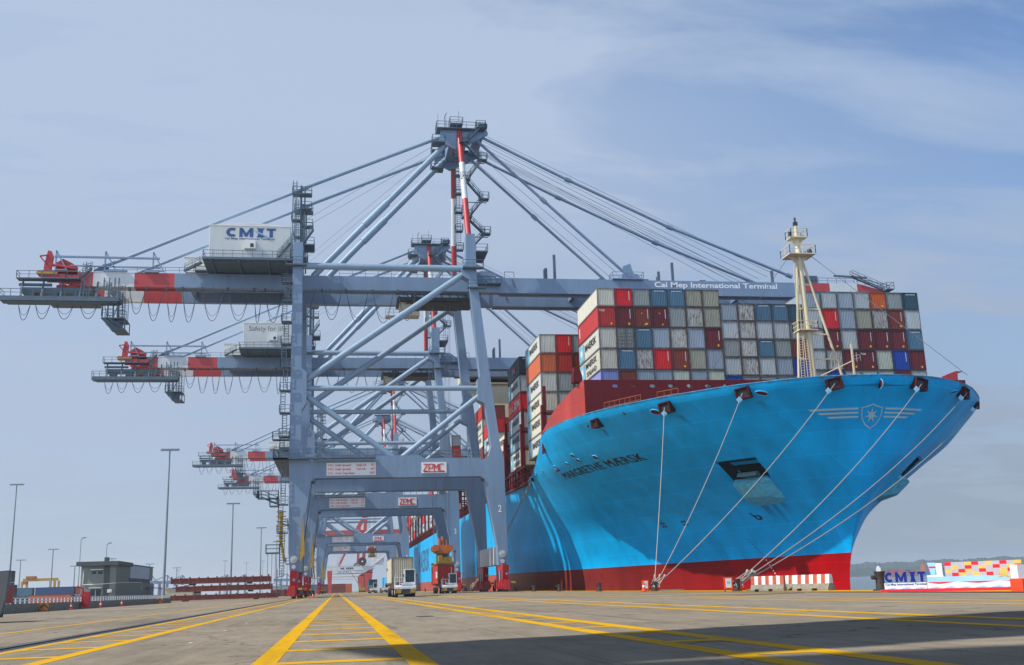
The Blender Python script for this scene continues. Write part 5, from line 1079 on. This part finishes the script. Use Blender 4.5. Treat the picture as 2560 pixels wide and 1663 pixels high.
cone(-22.2,108.2,1.0,'orange traffic cone by the left wall, just right of the red hydrant'); cone(-22.2,118.4,1.0,'orange traffic cone by the left wall, the right one of two')
cone(-22.3,97.0,.9,'dark red cone by the left wall, left of the hydrant'); cone(-3.6,168,1.1,'small orange cone standing right of the landside crane wheels')
def board(x, y, label):
    t = thing('warning_board', (x,y,0), label, 'warning board', 'orange edged boards next to the bollards')
    b = MB(); b.box(-.3,.3,-.03,.03,.12,.95); b.build('frame', bpy.data.materials['cone_orange'], t); b = MB(); b.box(-.2,.2,-.05,-.03,.25,.85); b.build('panel', WHT, t); b = MB(); b.box(-.3,-.24,-.02,.02,0,.15); b.box(.24,.3,-.02,.02,0,.15); b.build('foot', BOL, t)
    text('lettering', '15', GREYT, lambda u, v, w: (-.12+u, -.055, .5+v), t, (0,0,0), size=.22)
board(25.95,88.9,'white warning board with orange frame behind the cone at the three rope bollard'); board(25.9,69.0,'white warning board with orange frame left of the bollard near the barriers')
b = MB()
for k, (x, y) in enumerate(((27.2,88.4),(27.3,69.2))):
    pts = [(x+.25*t_*math.cos(t_*2.3)*.4+t_*.09, y+.2*math.sin(t_*2.3), .04+.02*(t_ % 2)) for t_ in [i*.5 for i in range(26)]]
    m_ = MB(); m_.path(pts, .035, 5); tag(m_.build('rope_coil', mat('blue_rope', (.05,.22,.30), .8) if 'blue_rope' not in bpy.data.materials else bpy.data.materials['blue_rope']), 'loose blue rope lying beside the bollard '+('with three ropes' if k == 0 else 'left of the striped barriers'), 'rope')
# striped concrete barriers
STR = mat('barrier_red', (.42,.075,.035), .75, var=.25, scale=5, dirt=.4, dirtcol=(.5,.45,.4)); STW = mat('barrier_white', (.68,.68,.68), .75, var=.08, scale=5, dirt=.35)
def barrier(p, q, label, phase=0):
    p = Vector(p); q = Vector(q); d = (q-p); L_ = d.length; rz = math.atan2(d.y, d.x)
    t = thing('concrete_barrier', tuple(p), label, 'barrier', 'red and white striped concrete barriers', rz)
    b = MB(); prof = [(-.30,0),(-.30,.12),(-.16,.40),(.16,.40),(.30,.12),(.30,0)]
    def seg(x0, x1, pr): b.prism([(x0,y,z) for y, z in pr], (x1-x0,0,0))
    a0, a1, a2, a3 = L_*.13, L_*.27, L_*.55, L_*.70
    for x0, x1 in ((0,a0),(a1,a2),(a3,L_)): seg(x0, x1, prof)
    for x0, x1 in ((a0,a1),(a2,a3)): seg(x0, x1, [(-.30,.14),(-.16,.40),(.16,.40),(.30,.14)])
    b.build('base', CONC, t)
    n = 9; b = MB()
    for k in range(n):
        b.cur = (k+phase) % 2; b.prism([(L_*k/n,-.162,.40),(L_*k/n,-.11,.88),(L_*k/n,-.08,.91),(L_*k/n,.08,.91),(L_*k/n,.11,.88),(L_*k/n,.162,.40)],(L_/n,0,0))
    b.build('striped_top', [STW, STR], t)
barrier((25.4,63.6,0),(26.9,62.1,0),'left of the two front striped concrete barriers',1); barrier((26.75,60.2,0),(27.75,57.6,0),'right striped concrete barrier with bare grey end',0); barrier((27.0,64.9,0),(27.8,62.3,0),'striped concrete barrier set back between the two front ones',0)
# CMIT banner with the cut-out ship
BLU = mat('banner_blue', (.05,.30,.75), .5); LBL = mat('banner_light_blue', (.30,.60,.85), .5); BW = mat('banner_white', (.72,.76,.82), .5); BR = mat('banner_red', (.65,.01,.03), .5); BY = mat('banner_yellow', (.75,.48,.12), .5); BG = mat('banner_grey', (.42,.43,.50), .5)
bn = thing('cmit_banner' if 0 else 'welcome_banner', (24.57,45.7,0), 'low standing cut-out banner reading CMIT with a toy container ship, at the quay edge', 'banner', None, math.atan2(-5.2,3.4))
BL = 6.2
b = MB(); b.box(-.12,BL+.1,-.14,.0,0,.13); b.build('red_base', BR, bn)
b = MB(); b.box(0,2.05,.02,.05,.12,.40); b.prism([(2.0,.02,.12),(2.0,.02,.38),(2.6,.02,.30),(3.4,.02,.40),(4.3,.02,.31),(5.2,.02,.40),(BL,.02,.33),(BL,.02,.12)][::-1],(0,.03,0)); b.cur = 1
for k in range(9): x = .1+k*.68; b.prism([(x,.01,.15),(x+.3,.01,.22),(x+.5,.01,.17),(x+.2,.01,.13)][::-1],(0,.008,0))
b.build('wave_panel', [BW, LBL], bn)
b = MB(); b.box(2.05,BL,.05,.08,.38,.62); b.cur = 1; b.box(2.1,BL,.045,.05,.34,.40); b.cur = 2; b.box(2.05,2.8,.05,.08,.62,.7); b.box(2.5,2.78,.05,.08,.7,1.2); b.cur = 0; b.xz([(2.25,.7),(2.45,.7),(2.52,1.22),(2.12,1.24)], .05, .08); b.cur = 1; b.xz([(2.19,1.0),(2.49,1.0),(2.5,1.07),(2.17,1.07)], .045, .05)
b.build('ship_panel', [LBL, BR, BW], bn)
b = MB()
for r in range(4):
    for c in range(11): b.cur = [[2,0,1,2,1,2,0,2,1,2,2],[1,2,0,1,2,0,2,2,1,0,2],[2,1,2,0,2,1,2,0,2,1,0],[0,2,2,1,0,2,1,2,0,2,1]][r][c]; b.box(2.9+c*.30,3.17+c*.30+.03,.05,.08,.62+r*.15,.62+(r+1)*.15)
b.build('container_pattern', [BR, BY, BG], bn)
b = MB(); cmit(b, lambda u, v, w: (.06+u, .0, .43+v), 1.9, .44); b.build('lettering', mat('banner_navy', (.008,.02,.20), .5, spec=.2), bn)
text('lettering', 'Cai Mep International Terminal', NAVY, lambda u, v, w: (.06+u, .0, .27+v), bn, (0,0,0), size=1, bold=.02, fit=(1.95,.12))
text('lettering', '214,121', BY, lambda u, v, w: (5.2+u, .03, .52+v), bn, (0,0,0), size=1, bold=.05, fit=(.75,.22))
jb = thing('water_barrier', (25.2,36.1,0), 'white and orange plastic barrier at the right edge of the picture', 'barrier')
b = MB(); b.box(-.45,.9,0,.55,0,.5); b.prism([(-.45,0,0),(-.38,-.08,.02),(-.38,-.08,.48),(-.45,0,.5)],(1.3,0,0)); b.build('lower_half', bpy.data.materials['cone_orange'], jb); b = MB(); b.box(-.42,.87,.05,.5,.5,1.0); b.build('upper_half', BW, jb)
# landside: wall with rail, hydrant, chevron boards, beam stack
def wall_x(): pass
t = thing('low_wall', (-23,110,0), 'low grey concrete wall topped with a white railing along the left side', 'wall')
b = MB(); b.box(-23.2,-23.0,74,158,0,.66); b.build('wall', CONC, t, (-23,110,0))
b = MB(); b.box(-23.14,-23.06,74,158,1.02,1.1); b.box(-23.12,-23.08,74,158,.82,.88)
for k in range(70): b.box(-23.14,-23.06,74+k*1.2,74.1+k*1.2,.66,1.05)
b.build('railing', WHT, t, (-23,110,0))
t = thing('fire_hydrant', (-22.4,103.2,0), 'tall red fire monitor standing against the low wall', 'hydrant'); b = MB(); b.box(-.25,.25,-.3,.3,.1,1.5); b.box(-.8,-.25,-.2,.2,.3,.5); b.build('cabinet', CRED, t); b = MB(); b.tube((-.4,0,.5),(-.4,0,1.8),.08,8); b.tube((-.4,0,1.8),(-.9,0,2.0),.07,8); b.disc((-.4,-.15,1.2),.14,12); b.build('nozzle_pipe', CRED, t)
for x, y, lab in ((-22.3,88.3,'small orange chevron board leaning on the left part of the wall'),(-22.3,143.5,'orange arrow board at the right end of the low wall')):
    t = thing('chevron_board', (x,y,0), lab, 'sign'); b = MB(); b.box(-.35,.35,-.03,.03,.1,.65); b.build('panel', mat('chevron_orange', (.45,.14,.01), .6), t); b = MB(); b.box(-.4,-.35,0,.05,0,.2); b.box(.35,.4,0,.05,0,.2); b.xz([(-.3,.2),(0,.5),(.3,.2),(.3,.35),(0,.65),(-.3,.35)],-.05,-.03); b.build('stand', BOL, t)
BEAM = mat('hatch_frame_red', (.20,.045,.035), .65, var=.25, scale=1.2, dirt=.5, streak=True)
for k, (x0, x1, z0, z1, rz) in enumerate(((-27.1,-9.6,.15,1.1,0),(-25.3,-10.5,1.5,2.5,.0),(-26.1,-10.7,2.75,3.75,.0))):
    t = thing('steel_frame', (x0,178,z0), ['lowest','middle','topmost'][k]+' rust red steel frame of the stack left of the crane', 'steel frame', 'rust red steel frames in a stack')
    L_ = x1-x0; h = z1-z0; b = MB(); b.box(0,L_,0,.5,0,h*.85); b.box(0,L_,4.5,5,0,h*.85); b.box(0,L_,-.12,0,h*.75,h*.85); b.box(0,L_,-.12,0,0,.1); n = 11
    for i in range(n+1): b.box(L_*i/n-.12*(i > 0),L_*i/n+.12*(i < n),-.1,5,.05,h*.8)
    b.build('beam', BEAM, t); b = MB()
    for i in range(0, n+1, 1): x = min(L_*i/n, L_-.3); b.box(x,x+.22,-.05,.4,h*.85,h+.02*(i % 3)+(.12 if i in (0,n) else 0))
    b.build('stub', BEAM, t); b = MB()
    for x in (2.8,L_-3.6): b.box(x,x+.5,0,5,-.25 if k else -.14,0)
    b.build('dunnage', BLACK, t)
t = thing('steel_frame', (-22,220,0), 'low dark red frame half hidden behind the stack and crane wheels', 'steel frame'); b = MB(); b.box(9,16,0,.5,.2,1.5); b.box(9,16,4,4.5,.2,1.5)
for i in range(6): b.box(9+i*1.3,9.2+i*1.3,-.1,4.5,.3,1.6)
b.build('beam', BEAM, t)
t = thing('trailer_frame', (-13.4,46,0), 'dark grey trailer frame with a red panel cut off by the left edge', 'trailer'); 
b = MB(); b.prism([(-.55,0,2.0),(.35,0,2.05),(.35,0,1.9),(.3,0,1.0),(.15,0,.3),(-.1,0,.0),(-.3,0,.35),(-.05,0,1.0),(-.02,0,1.85),(-.55,0,1.85)],(0,.3,0)); b.box(-4,-.5,0,.3,1.85,2.0); b.build('post', mat('trailer_grey', (.10,.11,.12), .5, dirt=.4), t); b = MB(); b.box(-4,-.1,.1,2.5,.75,1.5); b.box(-4,-.6,.05,.1,1.1,1.15); b.build('panel', CRED, t); b = MB(); b.box(-4,-.3,.1,2,.2,.6); b.disc((-1.6,.5,.45),.45,14,'x',.4); b.build('wheel', TYRE, t)
# high masts
POLE = mat('pole_grey', (.20,.25,.28), .5, metal=.3)
def mast(x, y, h, k, label, r=.22):
    t = thing('lamp_mast', (x,y,0), label, 'lamp mast', 'lighting masts across the yard'); b = MB(); b.tube((0,0,0),(0,0,h),r*k,8,r*.45*k); b.build('pole', POLE, t)
    b = MB(); b.tube((-1.2*k,0,h-.1),(1.2*k,0,h-.1),.06,6)
    for i in range(5): a = (i-2)*.55*k; b.box(a-.2*k,a+.28*k,-.5*k,-.1*k,h-.25,h-.02); b.box(a-.2*k,a+.28*k,.1*k,.5*k,h-.05,h+.12)
    b.build('lamp_head', POLE, t)
mast(-24.4,160,21.9,.95,'nearest lighting mast, left of the stacked red frames'); mast(-25.7,272,23,1.2,'lighting mast rising behind the stacked red frames'); mast(-25,364,22.3,1.2,'thin lighting mast just right of the one behind the frames'); mast(-24.5,450,21.6,1.2,'thin lighting mast next to the crane ladder')
mast(-73.5,260,27.3,1.1,'tall leftmost lighting mast by the dark container stack'); mast(-124,500,22.9,1.7,'lighting mast in front of the yellow gantry'); mast(-142.7,520,19.3,1.6,'faint lighting mast behind the leftmost one'); mast(-119,520,16,1.6,'faint lighting mast left of the control house')
mast(-99.3,600,18.3,1.7,'faint lighting mast right of the control house'); mast(-92.2,650,17.2,1.7,'pale lighting mast just right of the nearest one'); mast(-102.9,520,18.8,1.4,'lamp mast head showing above the control house roof')
for i, (x, y, h) in enumerate([(-80,800,25),(-73,900,26),(-60,900,27),(-44,900,25),(-33,900,26),(-140,1000,24)]): mast(x, y, h, 1.3, ['very faint','pale','dim','hazy','ghostly','barely visible'][i]+' distant lighting mast on the yard horizon')
for x, y, h, l in ((-101.3,450,24.3,'thin street lamp with one arm left of the control house roof'),(-91.3,450,22,'thin street lamp with one arm above the control house roof')):
    t = thing('street_lamp', (x,y,0), l, 'street lamp', 'single arm street lamps'); b = MB(); b.tube((0,0,0),(0,0,h),.2,6,.12); b.build('pole', POLE, t); b = MB(); b.tube((0,0,h),(1.3,-.5,h+.6),.12,6); b.box(.8,2,-.9,-.3,h+.45,h+.7); b.build('lamp', DARK, t)
# control house
HG = mat('house_grey_green', (.20,.235,.215), .8, var=.08, scale=.8); HD = mat('house_dark_grey', (.07,.085,.095), .7); HB = mat('house_blue', (.03,.12,.42), .5); HP = mat('projector_white', (.42,.48,.58), .5)
t = thing('control_house', (-44,212,0), 'two storey grey green control house with dark flat roof and white panel', 'building'); o_ = (-44,212,0)
b = MB(); b.box(-46,-41.8,206,219,0,6.75); b.box(-44.4,-41.8,219,244,0,4.4); b.build('wall', HG, t, o_)
b = MB(); b.box(-41.95,-41.72,205.9,206.0,0,6.7); b.box(-42.0,-41.0,205.94,206.0,0,6.7); b.build('wall_stripe', HD, t, o_)
b = MB(); b.box(-41.8,-39.9,206,219,0,6.7); b.build('wall', HG, t, o_); b = MB(); b.box(-46.7,-39.4,204.9,219.5,6.75,7.5); b.box(-42.5,-41.8,208,209,7.5,8.3); b.build('roof', HD, t, o_)
b = MB(); b.box(-43,-39.95,219,246,4.4,7.1); b.build('wall', HG, t, o_); b = MB(); b.box(-43,-39.85,218.9,246.5,7.1,7.3); b.build('roof', HB, t, o_); b = MB(); b.box(-39.93,-39.85,219.3,241,4.6,7.0); b.build('white_panel', HP, t, o_)
b = MB(); b.box(-39.94,-39.8,218.9,242,3.8,4.6); b.build('dark_band', HD, t, o_); b = MB(); b.box(-40.0,-39.9,219,246,0,3.8); b.build('wall', HG, t, o_)
for x0, x1, z0, z1 in ((-44.1,-42.3,5.3,5.75),(-44.2,-42.4,1.2,2.5)):
    w_ = MB(); w_.box(x0,x1,205.9,205.98,z0,z1); w_ = w_.build('window', GLASS, t, o_); f_ = MB(); f_.box(x0-.2,x1+.2,205.3,205.98,z1+.25,z1+.38); f_.box((x0+x1)/2-.04,(x0+x1)/2+.04,205.85,205.9,z0,z1); f_.build('sunshade', WHT, w_, o_)
b = MB(); b.box(-41.2,-40.4,205.5,205.9,1.9,2.5); b.disc((-40.8,205.48,2.2),.22,12); b.build('air_conditioner', SIGN, t, o_); b = MB(); b.path([(-45.5,205.9,6.1),(-45.6,205.9,3.4),(-41.9,205.9,3.5),(-39.8,206,3.6),(-39.8,232,3.9),(-39.8,232,2.4)],.07,5); b.build('drain_pipe', SIGN, t, o_)
t = thing('bus_shelter', (-38.7,240,0), 'small shelter with bright blue roof right of the control house', 'shelter'); b = MB(); b.prism([(-1.9,-2,3.0),(1.7,-2,2.75),(1.7,-2,2.6),(-1.9,-2,2.8)],(0,4,0)); b.build('roof', HB, t); b = MB()
for x in (-1.6,1.4): b.box(x-.06,x+.06,-1.5,-1.4,0,2.8); b.box(x-.06,x+.06,1.4,1.5,0,2.8)
b.box(-1.6,1.4,1.5,1.6,0,1.2); b.build('post', WHT, t)
t = thing('carport', (-37.5,262,0), 'second small shelter with tilted blue roof behind the nearest mast', 'shelter'); b = MB(); b.prism([(-.5,0,2.6),(3.6,0,3.3),(3.6,0,3.45),(-.5,0,2.85)][::-1],(0,3,0)); b.build('roof', HB, t); b = MB(); b.beam((1.4,1.5,0),(1.4,1.5,2.9),.15); b.beam((1.4,1.5,2.0),(3,1.5,3.2),.1); b.build('post', WHT, t)
t = thing('warehouse', (-48,330,0), 'pale low warehouse wall behind the blue shelters', 'building'); b = MB(); b.box(-2,6,0,20,0,3.3); b.build('wall', BEIGE, t); b = MB(); b.prism([(-2.2,-.3,3.3),(6.2,-.3,3.3),(2,-.3,4.1)],(0,20.6,0)); b.build('roof', SIGN, t)
# container yard far left
YG = 'containers stacked in the yard on the left'
PU = {'P': ('g', (.10,.09,.12)), 'g': ('g', (.22,.25,.27)), 'B': ('B', (.25,.06,.04)), 's': ('s', None), 'O': ('O', None), 'n': ('n', (.05,.09,.13)), 'c': ('l', None), 'U': ('U', (.03,.08,.2))}
def ycont(x, y, z, k, lab):
    o = cont(x, y, z, PU[k][0], 's', lab, YG, rz=math.pi/2)
    if PU[k][1]: o.color = (*PU[k][1], .3)
for r, k in enumerate('PgnsB'[::-1]): ycont(-73.2,262,r*2.6-6+.0 if 0 else r*2.6 if r*2.6 < 6 else r*2.6, k, f'{ {"P":"dark purple","g":"grey","n":"dark navy","s":"steel blue","B":"brown"}[k]} container, tier {r+1} of the near stack at the left edge') if r < 3 else None
kk = 0
words = {'P':'purple grey','g':'grey','B':'brown','s':'steel blue','O':'orange','n':'navy','c':'pale','U':'blue'}
for ci, x in enumerate((-83,)):
    for r, k in enumerate('sn'): ycont(x+.0,300,r*2.6, k, f'{words[k]} container, tier {r+1} of the stack behind the leftmost mast')
for ci, (x, tiers) in enumerate(((-105,'ns'),(-92,'BU'),(-79.5,'gB'),(-118,'cn'),(-67,'Un'))):
    for r, k in enumerate(tiers): ycont(x+6,378,r*2.6, k, f'{words[k]} container, {["bottom","top"][r]} of the {ORD[ci]} hazy yard stack')
ycont(-78,340,0,'O','orange container on the ground left of the control house')
# far yard gantry and distant cranes
t = thing('yard_gantry', (-154,600,0), 'yellow rubber tyred gantry crane over the container yard at left', 'gantry crane'); b = MB(); b.box(-8.6,8.6,-1,1,11.0,12.4); b.build('bridge', YEL, t)
for x in (-8.4,5.6,7.6):
    b = MB(); b.box(x,x+.9,-5,-4,0,11); b.box(x,x+.9,4,5,0,11); b.build('leg', YEL, t)
b = MB(); b.box(-7,-2.5,-2,2,12.4,13.6); b.box(-8.6,-6.6,-2,2,9.4,11); b.build('trolley', ORG, t)
HZ = mat('distant_crane_blue', (.12,.19,.30), .6)
dp = None
for i, (x, y) in enumerate(((-200,1200),(-188,1230),(-176,1260),(-130,1290),(-112,1320),(-64,1340))):
    if dp is None:
        dp = thing('distant_crane', (x,y,0), 'x', 'quay crane', 'tiny hazy cranes on the left horizon')
        b = MB()
        for lx in (-4,4):
            for ly in (-5,5): b.box(lx-.7,lx+.7,ly-.7,ly+.7,0,16)
        b.build('leg', HZ, dp); b = MB(); b.box(-12,11,-3,3,15,18); b.box(-4,4,-5,5,9,10.5); b.beam((4,0,24),(-12,0,17.5),.9); b.beam((4,0,24),(9,0,17.5),.9); b.beam((4,0,18),(4,0,24),1.4); b.build('boom', HZ, dp); c = dp
    else: c = copy_tree(dp); c.location = (x,y,0)
    c['label'] = ['leftmost','second','third','fourth','fifth','rightmost'][i]+' of the tiny hazy blue cranes on the left horizon'
# red and white crane far down the quay
RW = mat('far_crane_white', (.62,.64,.66), .5); RR = mat('far_crane_red', (.50,.05,.045), .5)
def far_crane(loc, label):
    t = thing('portal_crane', loc, label, 'quay crane', 'red and white cranes at the far end of the berth')
    for (x0, x1, x2, x3), y in (((-5.4,-2.6,-2.9,-4.6),0),((14.8,19.6,19.0,15.7),0),((-4.9,-3,-3.2,-4.6),18),((14.8,18.4,18.0,15.7),18)):
        b = MB(); b.xz([(x0,12),(x3,0),(x2,0),(x1,12)][::-1] if x0 < 0 else [(x0,10.5),(x1,12.5),(x2,5),(x2,0),(x3,0)][::-1], y, y+2); b.build('leg', RR, t)
    for y in (0,18): b = MB(); b.box(-5.4,19.7,y+.1,y+1.9,12,14.2); b.rail([(-5,y,14.2),(19,y,14.2)],1.1,2,.06); b.build('portal_beam', RW, t)
    b = MB(); b.box(-3,20,0,20,10.4,10.9); b.box(-3,12,0,20,8.6,9.0); b.build('walkway', RW, t)
    b = MB(); b.disc((13.8,-.5,16.6),2.3,24,'y',.6); b.cur = 1; b.disc((13.8,-.9,16.6),.5,12,'y',.3); b.build('cable_reel', [DARK, SIGN], t)
    for y in (2,16):
        b = MB(); b.beam((9.4,y,32),(17.6,y,46),1.4,1.6); b.beam((14.6,y,14.2),(16,y,44),1.5,1.5); b.beam((1,y,14.2),(9.4,y,32),.9); b.build('frame_strut', RR, t)
        b = MB(); b.beam((-2,y,14.2),(7,y,29),1.2,1.2); b.beam((0,y,14.2),(12,y,34),.5); b.beam((19,y,14),(30,y,22),.6); b.build('frame_strut', RW, t)
    b = MB(); b.box(-20,60,4,6,32,34); b.box(-20,60,12,14,32,34); b.build('boom', RR, t)
    b = MB(); b.box(-9,-1,4,14,14.2,16.5) if 0 else b.box(20,26,2,16,15,22); b.build('machinery_house', RW, t)
    b = MB()
    for k in range(7): b.box(2+k*1.0,2.7+k*1.0,-.02,.08,12.7,13.5) if k != 2 else None
    b.build('lettering', NAVY, t); return t
far_crane((0,600,0), 'white and red portal crane with a big grey cable reel seen through the blue portals')
far_crane((-1,720,0), 'farther white and red portal crane behind the reel crane')
t = thing('mobile_crane', (10,560,0), 'small yellow mobile crane with slanted jib under the far portals', 'mobile crane'); b = MB(); b.box(1,4.4,0,3,.8,2.2); b.box(1,2.4,0,3,2.2,3.4); b.build('body', YEL, t); b = MB(); b.beam((2,1,2.8),(-4,1,12),.35); b.build('jib', YEL, t); b = MB(); [b.disc((x,0,.5),.5,12,'y',.5) for x in (1.6,2.8,4.0)]; b.build('wheel', TYRE, t)
# low barrier rows and stacks across the quay end
for k, (x, y, key) in enumerate([(-3,640,'s'),(5,640,'B'),(-14,660,'B'),(9,660,'O'),(-25,640,'b')]): 
    for r in range(2): cont(x, y, r*2.6, key, 's', f'{PAL[key][2]} container, {["lower","upper"][r]}, of the {ORD[k]} hazy stack at the far end of the berth', 'hazy containers at the far end of the berth', rz=math.pi/2)
# second ship astern seen under the cranes
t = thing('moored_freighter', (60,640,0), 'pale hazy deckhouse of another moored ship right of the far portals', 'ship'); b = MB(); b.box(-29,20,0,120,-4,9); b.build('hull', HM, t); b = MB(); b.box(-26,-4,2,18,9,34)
for k in range(6): b.box(-28,-2,0,20,12+k*3.6,12.3+k*3.6)
b.build('deckhouse', CREAM, t)
# ships on the river
def rship(a, R_, L_, label, hullc, boxes, house):
    a = math.radians(a); x, y = R_*math.sin(a), R_*math.cos(a); t = thing('river_ship', (x,y,-3.4), label, 'ship', 'small ships anchored on the river', -a); t.scale.z = 1.55
    b = MB(); b.prism([(-L_/2,0,0),(L_/2-4,0,0),(L_/2,0,4.2),(L_/2-5,0,4.0),(-L_/2,0,3.6)][::-1],(0,9,0)); b.build('hull', mat('river_hull', hullc, .6), t)
    b = MB(); k_ = 0
    for i in range(int((L_-14)/3.4)):
        for r in range(boxes): b.cur = random.randrange(3); b.box(-L_/2+9+i*3.4,-L_/2+12.2+i*3.4,1,8,3.9+r*2.1,5.9+r*2.1)
    b.build('deck_cargo', [FR, mat('cargo_dark', (.05,.06,.08), .7) if 'cargo_dark' not in bpy.data.materials else bpy.data.materials['cargo_dark'], CRED], t)
    b = MB(); b.box(-L_/2+1,-L_/2+7,1,8,3.8,8.6); b.box(-L_/2+2,-L_/2+5.5,2,7,8.6,10); b.build('deckhouse', house, t)
rship(30.9,1500,46,'small blue hulled ship with orange deckhouse, left of the ships near the banner',(.03,.12,.3),1,ORG)
rship(32.7,1500,64,'largest river ship, long and dark, loaded with boxes, above the banner',(.03,.035,.05),3,ORG)
rship(35.1,1520,40,'white and red river ship near the right edge',(.4,.05,.04),0,WHT); rship(29.0,1600,60,'low pale river barge nearest the ship bow',(.2,.1,.1),1,SIGN)
# ---------------------------------------------------------------- haze
b = MB(); b.box(-6100,6100,-210,6100,-5.8,90); HMt = bpy.data.materials.new('haze_air'); HMt.use_nodes = True; ht = HMt.node_tree; ht.nodes.clear(); ho = ht.nodes.new('ShaderNodeOutputMaterial'); hv = ht.nodes.new('ShaderNodeVolumePrincipled')
hv.inputs['Color'].default_value = (.80,.88,.97,1); hv.inputs['Density'].default_value = .00014; hv.inputs['Anisotropy'].default_value = .25; ht.links.new(hv.outputs[0], ho.inputs['Volume'])
tag(b.build('haze', HMt), 'thin pale haze hanging over the port', 'haze', kind='stuff')
S.cycles.volume_bounces = 1; S.cycles.volume_step_rate = 10
